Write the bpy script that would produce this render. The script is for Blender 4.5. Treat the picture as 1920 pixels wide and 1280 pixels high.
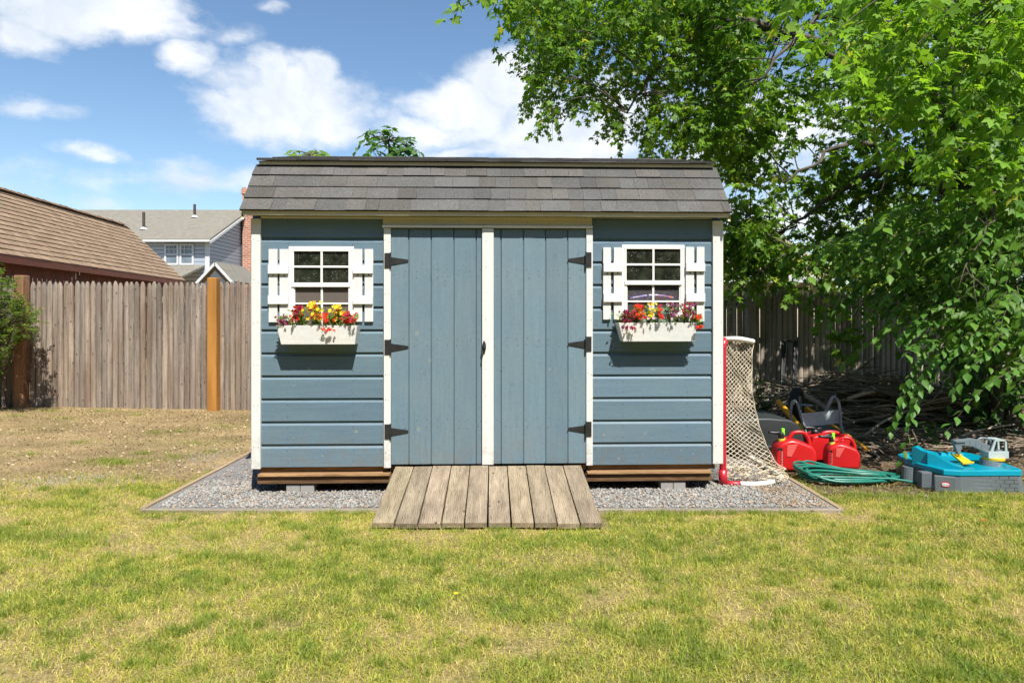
import bpy, bmesh, math, random
import numpy as np
from mathutils import Vector, Matrix
R = math.radians
random.seed(7)
rng = np.random.default_rng(11)
scn = bpy.context.scene
for _o in list(bpy.data.objects): bpy.data.objects.remove(_o)

# ---------------------------------------------------------------- camera
CAMZ = 1.36; F = 1280.0; HY = 592.0
cd = bpy.data.cameras.new("camera"); cam = bpy.data.objects.new("camera", cd)
scn.collection.objects.link(cam); scn.camera = cam
cam.location = (0, 0, CAMZ); cam.rotation_euler = (R(90), 0, 0)
cd.sensor_width = 36; cd.lens = 24.0; cd.shift_y = -(640-HY)/1920.0
cd.clip_start = 0.05; cd.clip_end = 2000

# ---------------------------------------------------------------- light
SUN_EL = 55.0; SUN_AZ = 160.0          # azimuth clockwise from +Y
sdir = Vector((math.sin(R(SUN_AZ))*math.cos(R(SUN_EL)), math.cos(R(SUN_AZ))*math.cos(R(SUN_EL)), math.sin(R(SUN_EL))))
ld = bpy.data.lights.new("sun", 'SUN'); ld.energy = 5.0; ld.angle = R(0.53); ld.color = (1.0, 0.955, 0.88)
sun = bpy.data.objects.new("sun", ld); scn.collection.objects.link(sun)
sun.location = sdir*30; sun.rotation_euler = (-sdir).to_track_quat('-Z', 'Y').to_euler()
scn.view_settings.view_transform = 'Standard'; scn.view_settings.look = 'None'
scn.view_settings.exposure = 0.80; scn.view_settings.gamma = 1.0
scn.view_settings.use_curve_mapping = False

# ---------------------------------------------------------------- sky
W = bpy.data.worlds.new("World"); scn.world = W; W.use_nodes = True
nt = W.node_tree; N = nt.nodes; L = nt.links; N.clear()
def nmath(nt, op, a, b=None, c=None, clamp=False):
    n = nt.nodes.new('ShaderNodeMath'); n.operation = op; n.use_clamp = clamp
    for i, q in enumerate((a, b, c)):
        if q is None: continue
        if isinstance(q, (int, float)): n.inputs[i].default_value = q
        else: nt.links.new(q, n.inputs[i])
    return n.outputs[0]
sky = N.new('ShaderNodeTexSky'); sky.sky_type = 'NISHITA'; sky.sun_disc = False
sky.sun_elevation = R(SUN_EL); sky.sun_rotation = R(SUN_AZ)
sky.air_density = 1.0; sky.dust_density = 0.25; sky.ozone_density = 2.2
tc = N.new('ShaderNodeTexCoord'); sp = N.new('ShaderNodeSeparateXYZ'); L.new(tc.outputs['Generated'], sp.inputs[0])
az = nmath(nt, 'ARCTAN2', sp.outputs[0], sp.outputs[1]); el = nmath(nt, 'ARCSINE', sp.outputs[2])
cb = N.new('ShaderNodeCombineXYZ'); L.new(az, cb.inputs[0]); L.new(el, cb.inputs[1])
def wnoise(scale, detail, vec, rough=0.55):
    n = N.new('ShaderNodeTexNoise'); n.inputs['Scale'].default_value = scale; n.inputs['Detail'].default_value = detail
    n.inputs['Roughness'].default_value = rough; L.new(vec, n.inputs['Vector']); return n
stretch = N.new('ShaderNodeVectorMath'); stretch.operation = 'MULTIPLY'; stretch.inputs[1].default_value = (1, 1.6, 1)
L.new(cb.outputs[0], stretch.inputs[0])
w1 = wnoise(7, 5, stretch.outputs[0])
sub = N.new('ShaderNodeVectorMath'); sub.operation = 'SUBTRACT'; sub.inputs[1].default_value = (.5, .5, .5); L.new(w1.outputs['Color'], sub.inputs[0])
scl = N.new('ShaderNodeVectorMath'); scl.operation = 'SCALE'; scl.inputs['Scale'].default_value = 0.11; L.new(sub.outputs[0], scl.inputs[0])
add = N.new('ShaderNodeVectorMath'); add.operation = 'ADD'; L.new(cb.outputs[0], add.inputs[0]); L.new(scl.outputs[0], add.inputs[1])
CL = [(170, 5, 230, 50, 1.0), (60, 40, 90, 45, .9), (330, 30, 90, 26, .6), (345, 105, 62, 42, .85), (400, 150, 60, 34, .5), (430, 60, 60, 30, .4), (500, 10, 50, 16, .4),
      (505, 130, 52, 42, .95), (560, 185, 150, 75, 1.0), (600, 120, 55, 35, .9), (630, 235, 90, 45, .8), (470, 215, 120, 45, .7), (60, 190, 85, 26, .6), (175, 286, 66, 19, .55), (345, 318, 95, 45, .6),
      (870, 190, 130, 45, .9), (840, 240, 170, 45, .7), (950, 160, 90, 45, 1.0), (1040, 260, 190, 70, 1.0), (860, 290, 100, 22, .7), (1150, 200, 120, 60, .8), (1450, 250, 260, 110, .8), (1300, 120, 90, 50, .5),
      (210, 390, 190, 26, .45), (60, 330, 150, 50, .4), (500, 330, 170, 40, .5), (1450, 420, 300, 60, .7), (1750, 60, 200, 80, .5)]
mask = None
for (px, py, rx, ry, w) in CL:
    a0 = math.atan((px-960)/F); e0 = math.atan((HY-py)/F*math.cos(a0))
    sx = 1.14*rx/F*math.cos(a0)**2; sy = 1.14*ry/F*math.cos(a0)
    m1 = N.new('ShaderNodeVectorMath'); m1.operation = 'SUBTRACT'; m1.inputs[1].default_value = (a0, e0, 0); L.new(add.outputs[0], m1.inputs[0])
    m2 = N.new('ShaderNodeVectorMath'); m2.operation = 'DIVIDE'; m2.inputs[1].default_value = (sx, sy, 1); L.new(m1.outputs[0], m2.inputs[0])
    m3 = N.new('ShaderNodeVectorMath'); m3.operation = 'MULTIPLY'; m3.inputs[1].default_value = (1, 1, 0); L.new(m2.outputs[0], m3.inputs[0])
    m4 = N.new('ShaderNodeVectorMath'); m4.operation = 'LENGTH'; L.new(m3.outputs[0], m4.inputs[0])
    q = nmath(nt, 'MULTIPLY', nmath(nt, 'SUBTRACT', 1.25, m4.outputs['Value'], clamp=True), w)
    mask = q if mask is None else nmath(nt, 'MAXIMUM', mask, q)
# generic clouds for the rest of the dome
w3 = wnoise(2.2, 6, tc.outputs['Generated'])
back = nmath(nt, 'GREATER_THAN', nmath(nt, 'ABSOLUTE', az), 0.75)
mask = nmath(nt, 'MAXIMUM', mask, nmath(nt, 'MULTIPLY', back, nmath(nt, 'MULTIPLY', nmath(nt, 'SUBTRACT', w3.outputs['Fac'], .60, clamp=True), 4)))
w2 = wnoise(16, 8, stretch.outputs[0], .6)
den = nmath(nt, 'ADD', mask, nmath(nt, 'MULTIPLY', nmath(nt, 'SUBTRACT', w2.outputs['Fac'], .5), 0.95))
mr = N.new('ShaderNodeMapRange'); mr.interpolation_type = 'SMOOTHSTEP'; L.new(den, mr.inputs[0])
mr.inputs[1].default_value = .12; mr.inputs[2].default_value = .82
fade = nmath(nt, 'MULTIPLY', mr.outputs[0], 0.93)
w4 = wnoise(9, 4, add.outputs[0])
cr = N.new('ShaderNodeValToRGB'); L.new(w4.outputs['Fac'], cr.inputs[0])
cr.color_ramp.elements[0].position = .35; cr.color_ramp.elements[0].color = (5.0, 5.5, 6.1, 1)
cr.color_ramp.elements[1].position = .6; cr.color_ramp.elements[1].color = (7.0, 7.1, 7.3, 1)
mix = N.new('ShaderNodeMixRGB'); L.new(fade, mix.inputs[0]); L.new(cr.outputs[0], mix.inputs[2])
hs = N.new('ShaderNodeHueSaturation'); hs.inputs['Saturation'].default_value = 1.06; hs.inputs['Value'].default_value = 1.02; hs.inputs['Hue'].default_value = .497
L.new(sky.outputs[0], hs.inputs['Color']); L.new(hs.outputs[0], mix.inputs[1])
bg = N.new('ShaderNodeBackground'); bg.inputs[1].default_value = 0.092; L.new(mix.outputs[0], bg.inputs[0])
wo = N.new('ShaderNodeOutputWorld'); L.new(bg.outputs[0], wo.inputs[0])

# ---------------------------------------------------------------- helpers
def P(px, py, Y): return Vector(((px-960)/F*Y, Y, CAMZ+(HY-py)/F*Y))
def PZ(px, py, z=0.0):
    Y = (CAMZ-z)*F/(py-HY); return Vector(((px-960)/F*Y, Y, z))
ROOTS = {}
def tago(o, label=None, cat=None, group=None, kind=None):
    if label: o['label'] = label
    if cat: o['category'] = cat
    if group: o['group'] = group
    if kind: o['kind'] = kind
    return o
def thing(name, label, cat, loc=(0, 0, 0), rz=0, group=None):
    o = bpy.data.objects.new(name, None); scn.collection.objects.link(o); o.empty_display_size = .1
    o.location = loc; o.rotation_euler = (0, 0, rz)
    ROOTS[o.name] = Matrix.Translation(Vector(loc)) @ Matrix.Rotation(rz, 4, 'Z')
    return tago(o, label, cat, group)
def copy_tree(o, parent=None):
    c = o.copy(); scn.collection.objects.link(c)
    if parent is not None: c.parent = parent
    for ch in list(o.children):
        copy_tree(ch, c)
    return c
class MB:
    def __init__(s): s.v = []; s.f = []; s.c = []; s.m = []
    def add(s, vs, fs, col=(1, 1, 1), a=0.5, mi=0):
        b = len(s.v); s.v += [tuple(q) for q in vs]
        for f in fs: s.f.append(tuple(i+b for i in f)); s.c.append((col[0], col[1], col[2], a)); s.m.append(mi)
    def box(s, x0, x1, y0, y1, z0, z1, col=(1, 1, 1), a=0.5, M=None, mi=0):
        vs = [Vector((x, y, z)) for z in (z0, z1) for y in (y0, y1) for x in (x0, x1)]
        if M is not None: vs = [M @ q for q in vs]
        s.add(vs, [(0, 2, 3, 1), (4, 5, 7, 6), (0, 1, 5, 4), (2, 6, 7, 3), (0, 4, 6, 2), (1, 3, 7, 5)], col, a, mi)
    def bar(s, p, q, w, h, up=Vector((0, 0, 1)), col=(1, 1, 1), a=.5):
        p = Vector(p); q = Vector(q); d = (q-p).normalized(); sd = d.cross(up).normalized(); u = sd.cross(d).normalized()
        vs = []
        for c in (p, q):
            for (i, j) in ((-1, -1), (1, -1), (1, 1), (-1, 1)): vs.append(c+sd*(w/2*i)+u*(h/2*j))
        s.add(vs, [(3, 2, 1, 0), (4, 5, 6, 7), (0, 1, 5, 4), (1, 2, 6, 5), (2, 3, 7, 6), (3, 0, 4, 7)], col, a)
    def tube(s, pts, r, n=6, col=(1, 1, 1), a=.5, caps=True, closed=False):
        pts = [Vector(p) for p in pts]; k = len(pts)
        rs = r if hasattr(r, '__len__') else [r]*k
        vs = []; ref = Vector((0, 0, 1))
        t0 = (pts[1]-pts[0]).normalized()
        if abs(t0.dot(ref)) > .9: ref = Vector((1, 0, 0))
        nrm = t0.cross(ref).normalized()
        for i, p in enumerate(pts):
            if closed: t = (pts[(i+1) % k]-pts[i-1])
            else: t = pts[min(i+1, k-1)]-pts[max(i-1, 0)]
            if t.length < 1e-9: t = Vector((0, 0, 1))
            t.normalize(); nrm = (nrm-t*nrm.dot(t))
            if nrm.length < 1e-6: nrm = t.orthogonal()
            nrm.normalize(); b = t.cross(nrm)
            for j in range(n):
                an = 2*math.pi*j/n; vs.append(p+(nrm*math.cos(an)+b*math.sin(an))*rs[i])
        fs = []
        for i in range(k if closed else k-1):
            i2 = (i+1) % k
            for j in range(n): fs.append((i*n+j, i*n+(j+1) % n, i2*n+(j+1) % n, i2*n+j))
        if caps and not closed: fs.append(tuple(range(n-1, -1, -1))); fs.append(tuple((k-1)*n+j for j in range(n)))
        s.add(vs, fs, col, a)
    def prism(s, poly, fn, d0, d1, col=(1, 1, 1), a=.5, top_scale=1.0):
        n = len(poly); cx = sum(p[0] for p in poly)/n; cy = sum(p[1] for p in poly)/n
        vs = [fn(p[0], p[1], d0) for p in poly]+[fn(cx+(p[0]-cx)*top_scale, cy+(p[1]-cy)*top_scale, d1) for p in poly]
        fs = [tuple(range(n-1, -1, -1)), tuple(range(n, 2*n))]+[(i, (i+1) % n, n+(i+1) % n, n+i) for i in range(n)]
        s.add(vs, fs, col, a)
    def disc(s, c, nrm, r, n=6, col=(0, 0, 0), a=.5):
        c = Vector(c); nrm = Vector(nrm).normalized(); u = nrm.orthogonal().normalized(); w = nrm.cross(u)
        s.add([c+(u*math.cos(2*math.pi*i/n)+w*math.sin(2*math.pi*i/n))*r for i in range(n)], [tuple(range(n))], col, a)
    def build(s, name, mats, parent=None, bevel=0, seg=2, smooth=False, world=True, sub=0, ang=None):
        me = bpy.data.meshes.new(name)
        vs = s.v
        if parent is not None and world:
            root = parent
            while root.parent: root = root.parent
            Mi = ROOTS[root.name].inverted(); vs = [tuple(Mi @ Vector(q)) for q in vs]
        me.from_pydata(vs, [], s.f); me.update()
        ca = me.color_attributes.new('Col', 'FLOAT_COLOR', 'CORNER')
        arr = np.repeat(np.array(s.c, dtype=np.float32), np.array([len(f) for f in s.f]), axis=0)
        ca.data.foreach_set('color', arr.ravel())
        if not isinstance(mats, (list, tuple)): mats = [mats]
        for m in mats: me.materials.append(m)
        if len(mats) > 1: me.polygons.foreach_set('material_index', s.m)
        bm = bmesh.new(); bm.from_mesh(me)
        if bevel or ang is None: bmesh.ops.recalc_face_normals(bm, faces=bm.faces)
        if bevel:
            ed = [e for e in bm.edges if len(e.link_faces) == 2 and e.calc_face_angle(0) > .5]
            bmesh.ops.bevel(bm, geom=ed, offset=bevel, segments=seg, affect='EDGES', profile=.6, clamp_overlap=True)
        bm.to_mesh(me); bm.free()
        if smooth: me.polygons.foreach_set('use_smooth', [True]*len(me.polygons))
        me.update()
        o = bpy.data.objects.new(name, me); scn.collection.objects.link(o)
        if parent is not None: o.parent = parent
        if sub:
            m = o.modifiers.new('sub', 'SUBSURF'); m.levels = sub; m.render_levels = sub
        return o
def np_mesh(name, verts, faces, cols, mat, parent=None, smooth=False, counts=None):
    """verts (n,3); faces (m,k) or flat loops with counts; cols (n,4) per vertex"""
    me = bpy.data.meshes.new(name); n = len(verts)
    if parent is not None:
        root = parent
        while root.parent: root = root.parent
        Mi = np.array(ROOTS[root.name].inverted()); verts = verts @ Mi[:3, :3].T + Mi[:3, 3]
    if counts is None:
        m, k = faces.shape; counts = np.full(m, k, dtype=np.int32); loops = faces.ravel()
    else: loops = faces; m = len(counts)
    starts = np.concatenate([[0], np.cumsum(counts)[:-1]]).astype(np.int32)
    me.vertices.add(n); me.vertices.foreach_set('co', np.ascontiguousarray(verts, dtype=np.float32).ravel())
    me.loops.add(len(loops)); me.loops.foreach_set('vertex_index', loops.astype(np.int32))
    me.polygons.add(m); me.polygons.foreach_set('loop_start', starts)
    me.polygons.foreach_set('loop_total', counts.astype(np.int32))
    if smooth: me.polygons.foreach_set('use_smooth', np.ones(m, dtype=bool))
    me.update(calc_edges=True)
    if cols is not None:
        ca = me.color_attributes.new('Col', 'FLOAT_COLOR', 'POINT'); ca.data.foreach_set('color', np.ascontiguousarray(cols, dtype=np.float32).ravel())
    me.materials.append(mat)
    o = bpy.data.objects.new(name, me); scn.collection.objects.link(o)
    if parent is not None: o.parent = parent
    return o
def hash2(ix, iy, seed):
    h = (ix.astype(np.int64)*374761393+iy.astype(np.int64)*668265263+seed*1274126177) & 0xffffffff
    h = ((h ^ (h >> 13))*1103515245) & 0xffffffff
    h = (h ^ (h >> 16))
    return (h & 0xffff)/65535.0
def vnoise(x, y, s=0):
    x = np.asarray(x, float); y = np.asarray(y, float)
    ix = np.floor(x); iy = np.floor(y); fx = x-ix; fy = y-iy
    fx = fx*fx*(3-2*fx); fy = fy*fy*(3-2*fy); ix = ix.astype(np.int64); iy = iy.astype(np.int64)
    return (hash2(ix, iy, s)*(1-fx)+hash2(ix+1, iy, s)*fx)*(1-fy)+(hash2(ix, iy+1, s)*(1-fx)+hash2(ix+1, iy+1, s)*fx)*fy
def fbm(x, y, s=0, o=4):
    t = 0; a = .5; q = 0
    for i in range(o): t = t+a*vnoise(x*2**i, y*2**i, s+i*17); q += a; a *= .5
    return t/q
def sstep(a, b, x): t = np.clip((x-a)/(b-a), 0, 1); return t*t*(3-2*t)

# ---------------------------------------------------------------- materials
def newmat(name):
    m = bpy.data.materials.new(name); m.use_nodes = True; t = m.node_tree
    return m, t, t.nodes['Principled BSDF']
def tnoise(t, vec, scale, detail=3, rough=.5):
    n = t.nodes.new('ShaderNodeTexNoise'); n.inputs['Scale'].default_value = scale; n.inputs['Detail'].default_value = detail
    n.inputs['Roughness'].default_value = rough
    if vec is not None: t.links.new(vec, n.inputs['Vector'])
    return n.outputs['Fac']
def tramp(t, fac, stops):
    r = t.nodes.new('ShaderNodeValToRGB'); e = r.color_ramp.elements
    while len(e) < len(stops): e.new(.5)
    for i, (p, c) in enumerate(stops):
        e[i].position = p; e[i].color = (c, c, c, 1) if isinstance(c, (int, float)) else (*c, 1)
    t.links.new(fac, r.inputs[0]); return r.outputs[0]
def tmix(t, a, b, fac, mode='MULTIPLY'):
    m = t.nodes.new('ShaderNodeMixRGB'); m.blend_type = mode
    for i, q in enumerate((fac, a, b)):
        if isinstance(q, (int, float)): m.inputs[i].default_value = q if i == 0 else (q, q, q, 1)
        elif isinstance(q, tuple): m.inputs[i].default_value = (*q, 1)
        else: t.links.new(q, m.inputs[i])
    return m.outputs[0]
def tvec(t, kind='Object', scale=(1, 1, 1), rnd=0):
    c = t.nodes.new('ShaderNodeTexCoord'); out = c.outputs[kind]
    if rnd:
        at = t.nodes.new('ShaderNodeAttribute'); at.attribute_name = 'Col'
        k = nmath(t, 'MULTIPLY', at.outputs['Alpha'], rnd)
        cx = t.nodes.new('ShaderNodeCombineXYZ'); t.links.new(k, cx.inputs[0]); t.links.new(k, cx.inputs[1]); t.links.new(k, cx.inputs[2])
        a = t.nodes.new('ShaderNodeVectorMath'); a.operation = 'ADD'; t.links.new(out, a.inputs[0]); t.links.new(cx.outputs[0], a.inputs[1]); out = a.outputs[0]
    m = t.nodes.new('ShaderNodeVectorMath'); m.operation = 'MULTIPLY'; m.inputs[1].default_value = scale; t.links.new(out, m.inputs[0])
    return m.outputs[0]
def tcol(t):
    a = t.nodes.new('ShaderNodeAttribute'); a.attribute_name = 'Col'; return a.outputs['Color']
def tbump(t, h, bs, strength, dist=.01):
    b = t.nodes.new('ShaderNodeBump'); b.inputs['Strength'].default_value = strength; b.inputs['Distance'].default_value = dist
    t.links.new(h, b.inputs['Height']); t.links.new(b.outputs[0], bs.inputs['Normal'])
def pmat(name, col, rough=.6, var=.12, scale=6, bump=.0, bscale=60, metal=0, spec=.5, usecol=False, stretch=(1, 1, 1), coat=0):
    m, t, bs = newmat(name)
    v = tvec(t, 'Object', stretch)
    n = tnoise(t, v, scale, 4, .6)
    c = tmix(t, tuple(col), tramp(t, n, [(.25, 1-var), (.75, 1+var)]), 1.0)
    if usecol: c = tmix(t, c, tcol(t), 1.0)
    t.links.new(c, bs.inputs['Base Color']); bs.inputs['Roughness'].default_value = rough
    r = nmath(t, 'ADD', nmath(t, 'MULTIPLY', n, .2), rough-.1, clamp=True); t.links.new(r, bs.inputs['Roughness'])
    bs.inputs['Metallic'].default_value = metal; bs.inputs['Specular IOR Level'].default_value = spec
    if coat: bs.inputs['Coat Weight'].default_value = coat
    if bump: tbump(t, tnoise(t, v, bscale, 3), bs, bump, .004)
    return m
def paintmat(name, col, axis, streak=.10, wear=.03, rough=.55):
    """brushed exterior paint: streaks along the board, slight fading, scuffs and knots that telegraph through"""
    m, t, bs = newmat(name)
    st = {'x': (1, 1, 14), 'z': (14, 1, 1)}[axis]
    v = tvec(t, 'Object', st, rnd=7); v0 = tvec(t, 'Object')
    n1 = tnoise(t, v, 3.0, 6, .65); n2 = tnoise(t, v0, 2.3, 4)
    c = tmix(t, tuple(col), tramp(t, n1, [(.3, 1-streak), (.72, 1+streak)]), 1.)
    c = tmix(t, c, tramp(t, n2, [(.3, (.92, .96, 1.01)), (.7, (1.08, 1.04, 1.0))]), 1.)
    # chalky scuffs
    n3 = tnoise(t, tvec(t, 'Object', (3, 1, 5) if axis == 'x' else (5, 1, 3)), 5.5, 8, .7)
    c = tmix(t, c, tuple(min(1, q*1.5+.12) for q in col), tramp(t, n3, [(.665, 0.), (.74, wear*9)]), 'MIX')
    # fine dark checks along the grain
    n4 = tnoise(t, tvec(t, 'Object', (3, 1, 70) if axis == 'x' else (70, 1, 3)), 2.5, 4, .7)
    n5 = tnoise(t, v0, 1.7, 2)
    ck = nmath(t, 'MULTIPLY', tramp(t, n4, [(.62, 0.), (.70, 1.)]), tramp(t, n5, [(.48, 0.), (.66, .35)]))
    c = tmix(t, c, tuple(q*.45 for q in col), ck, 'MIX')
    # rain-splashed dirt just above the ground
    sz = t.nodes.new('ShaderNodeSeparateXYZ'); t.links.new(v0, sz.inputs[0]); n8 = tnoise(t, v0, 14, 6, .7)
    dk = nmath(t, 'MULTIPLY', nmath(t, 'SUBTRACT', nmath(t, 'ADD', .62, nmath(t, 'MULTIPLY', n8, .0)), nmath(t, 'MULTIPLY', sz.outputs[2], 1.15), clamp=True), tramp(t, n8, [(.42, 0.), (.66, 1.1)]), clamp=True)
    c = tmix(t, c, (.16, .125, .09), dk, 'MIX')
    n9 = tnoise(t, tvec(t, 'Object', (1, 1, 1)), 45, 3, .7); c = tmix(t, c, tramp(t, n9, [(.3, .94), (.7, 1.06)]), 1.)
    c = tmix(t, c, tcol(t), 1.)
    t.links.new(c, bs.inputs['Base Color']); bs.inputs['Roughness'].default_value = rough; bs.inputs['Specular IOR Level'].default_value = .35
    tbump(t, n1, bs, .25, .003)
    return m
def woodmat(name, c1, c2, axis, knots=1.0, rough=.8, gs=1.0, contrast=1.0, stain=None):
    m, t, bs = newmat(name)
    long = {'x': 0, 'y': 1, 'z': 2}[axis]
    def st(l, w): q = [w, w, w]; q[long] = l; return tuple(q)
    v = tvec(t, 'Object', st(1.0, 26*gs), rnd=9)
    n1 = tnoise(t, v, 1.6, 7, .68)
    v2 = tvec(t, 'Object', st(.35, 4.5*gs), rnd=9)
    n2 = tnoise(t, v2, 2.2, 4, .6)
    # cathedral grain: warped bands
    wv = t.nodes.new('ShaderNodeTexWave'); wv.wave_type = 'BANDS'; wv.bands_direction = {'x': 'Y', 'y': 'X', 'z': 'X'}[axis]
    wv.inputs['Scale'].default_value = 5.5; wv.inputs['Distortion'].default_value = 14; wv.inputs['Detail'].default_value = 3; wv.inputs['Detail Scale'].default_value = .7
    t.links.new(tvec(t, 'Object', st(.9, 6*gs), rnd=9), wv.inputs['Vector'])
    f = nmath(t, 'ADD', nmath(t, 'MULTIPLY', n1, .62), nmath(t, 'MULTIPLY', wv.outputs['Fac'], .16)); f = nmath(t, 'ADD', f, nmath(t, 'MULTIPLY', n2, .25))
    c = tramp(t, f, [(.5-.2/contrast, c1), (.5+.22/contrast, c2)])
    c = tmix(t, c, tramp(t, n2, [(.3, .78), (.7, 1.15)]), 1.)
    if knots:
        vo = t.nodes.new('ShaderNodeTexVoronoi'); vo.inputs['Scale'].default_value = 3.4*knots; t.links.new(tvec(t, 'Object', st(1.1, 2.4), rnd=9), vo.inputs['Vector'])
        c = tmix(t, c, tuple(q*.28 for q in c1), tramp(t, vo.outputs['Distance'], [(.045*knots, .85), (.085*knots, 0.)]), 'MIX')
    if stain:
        n6 = tnoise(t, tvec(t, 'Object', st(.8, 3.0)), 1.5, 3)
        c = tmix(t, c, stain, tramp(t, n6, [(.45, 0.), (.7, .55)]), 'MIX')
    c = tmix(t, c, tcol(t), 1.)
    t.links.new(c, bs.inputs['Base Color']); bs.inputs['Roughness'].default_value = rough; bs.inputs['Specular IOR Level'].default_value = .25
    tbump(t, f, bs, .5, .006)
    return m
def leafmat(name, rough=.45, trans=.48, spec=.32):
    m, t, bs = newmat(name)
    c = tcol(t)
    t.links.new(c, bs.inputs['Base Color']); bs.inputs['Roughness'].default_value = rough; bs.inputs['Specular IOR Level'].default_value = spec
    tr = t.nodes.new('ShaderNodeBsdfTranslucent'); t.links.new(tmix(t, c, (1.5, 1.45, .55), 1.), tr.inputs[0])
    mx = t.nodes.new('ShaderNodeMixShader'); mx.inputs[0].default_value = trans
    t.links.new(bs.outputs[0], mx.inputs[1]); t.links.new(tr.outputs[0], mx.inputs[2])
    t.links.new(mx.outputs[0], t.nodes['Material Output'].inputs[0]); return m
def shinglemat(name, col, grain=.35, sc=420, usecol=True):
    m, t, bs = newmat(name)
    v = tvec(t); n = tnoise(t, v, sc, 2, .8); n2 = tnoise(t, v, 3.5, 3)
    c = tmix(t, tuple(col), tramp(t, n, [(.32, 1-grain), (.68, 1+grain)]), 1.); c = tmix(t, c, tramp(t, n2, [(.3, .9), (.7, 1.1)]), 1.)
    if usecol: c = tmix(t, c, tcol(t), 1.)
    t.links.new(c, bs.inputs['Base Color']); bs.inputs['Roughness'].default_value = .95; bs.inputs['Specular IOR Level'].default_value = .15
    tbump(t, n, bs, .4, .004); return m

M_BLUE_H = paintmat('blue paint siding', (.110, .168, .208), 'x', .075, .05)
M_BLUE_V = paintmat('blue paint door', (.125, .185, .218), 'z', .065, .04)
M_WHITE = paintmat('white paint', (.60, .595, .565), 'z', .05, .0, .5)
M_WHITE_H = paintmat('white paint level', (.67, .665, .635), 'x', .05, .0, .5)
M_CREAM = paintmat('cream trim', (.58, .53, .38), 'x', .10, .0, .55)  # yellower than the white paint
M_SHINGLE = shinglemat('asphalt shingle', (.093, .091, .087), .6, 170)
M_BLACK = pmat('black hinge iron', (.018, .018, .018), .45, .3, 20)
M_SKID = woodmat('treated skid timber', (.11, .06, .028), (.28, .17, .085), 'x', gs=1.3, contrast=1.2)
M_RAMP = woodmat('weathered ramp plank', (.135, .105, .072), (.335, .275, .19), 'y', gs=.8, contrast=1.15)
M_EDGE = woodmat('weathered edging', (.16, .13, .10), (.40, .34, .26), 'x')
M_FENCE = woodmat('weathered picket', (.12, .095, .075), (.36, .30, .245), 'z', knots=1.7, gs=.8, contrast=1.25, stain=(.15, .10, .07))
M_FENCE_D = woodmat('old dark picket', (.24, .20, .165), (.54, .47, .39), 'z', gs=.8, contrast=1.1, stain=(.13, .12, .09))
M_ORANGE = woodmat('new stained post', (.27, .12, .025), (.40, .19, .045), 'z', gs=.7, contrast=.8)
M_REDPOST = woodmat('old reddish post', (.16, .075, .035), (.38, .21, .12), 'z', gs=.5)
M_BARK = pmat('bark', (.085, .068, .052), .9, .45, 9, .8, 40, usecol=True, stretch=(1, 1, .3))
M_LEAF = leafmat('leaf')
M_GRASS = leafmat('grass blade', .55, .35, .3)
M_PETAL = leafmat('petal', .6, .3, .2)

# ================================================================ GROUND
PADX0, PADX1, PADY0, PADY1 = -2.57, 2.29, 4.775, 7.9
def wob(x, y, a, s): return (fbm(x*s, y*s, a, 3)-.5)
def gz(x, y):
    x = np.asarray(x, float); y = np.asarray(y, float)
    z = wob(x, y, 5, .9)*.05+wob(x, y, 9, 3.)*.018
    z = z+.05*sstep(-2.5, -7, x)*sstep(7, 10, y)
    inpad = sstep(PADX0-.25, PADX0, x)*sstep(PADX1+.25, PADX1, x)*sstep(PADY0-.6, PADY0-.1, y)*sstep(PADY1+.3, PADY1, y)
    far = sstep(16, 12, np.hypot(x, y))
    return (z*(1-inpad)-.012*inpad)*far
def zones(x, y):
    """returns lawn (green), dry, litter weights"""
    edge = 5.35+wob(x, y, 21, 1.2)*.9+.25*sstep(-2.5, -5, x)
    dirt = sstep(-.15, .35, y-edge)*sstep(-2.3, -2.75, x)
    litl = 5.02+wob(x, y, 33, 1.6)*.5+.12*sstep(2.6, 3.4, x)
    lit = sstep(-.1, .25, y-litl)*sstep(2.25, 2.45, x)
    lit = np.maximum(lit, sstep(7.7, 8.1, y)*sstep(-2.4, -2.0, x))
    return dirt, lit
xs = np.concatenate([np.array([-260, -120, -60, -30, -16, -12]), np.arange(-9, 9.01, .06), np.array([12, 16, 30, 60, 120, 260])])
ys = np.concatenate([np.array([-60, -20, -5, 0, 1.2]), np.arange(1.8, 11.01, .06), np.array([12, 14, 18, 24, 34, 60, 120, 260])])
gx, gy = np.meshgrid(xs, ys); gxr = gx.ravel(); gyr = gy.ravel()
gv = np.stack([gxr, gyr, gz(gxr, gyr)], 1)
nx = len(xs); ny = len(ys)
ii = (np.arange(ny-1)[:, None]*nx+np.arange(nx-1)[None, :]).ravel()
gf = np.stack([ii, ii+1, ii+nx+1, ii+nx], 1)
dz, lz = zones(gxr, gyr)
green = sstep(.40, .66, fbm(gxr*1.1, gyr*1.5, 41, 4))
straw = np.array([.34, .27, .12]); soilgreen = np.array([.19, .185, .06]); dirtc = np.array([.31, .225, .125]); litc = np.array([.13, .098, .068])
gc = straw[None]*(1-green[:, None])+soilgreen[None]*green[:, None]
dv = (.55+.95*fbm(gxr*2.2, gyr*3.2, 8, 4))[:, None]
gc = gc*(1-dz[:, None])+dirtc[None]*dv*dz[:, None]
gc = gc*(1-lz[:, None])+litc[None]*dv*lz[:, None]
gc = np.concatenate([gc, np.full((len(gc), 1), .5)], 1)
mg, t, bs = newmat('lawn soil')
v = tvec(t); n1 = tnoise(t, v, 55, 6, .75); n2 = tnoise(t, v, 9, 5, .7)
n3 = tnoise(t, tvec(t, 'Object', (1, .35, 1)), 160, 3, .6)
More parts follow.
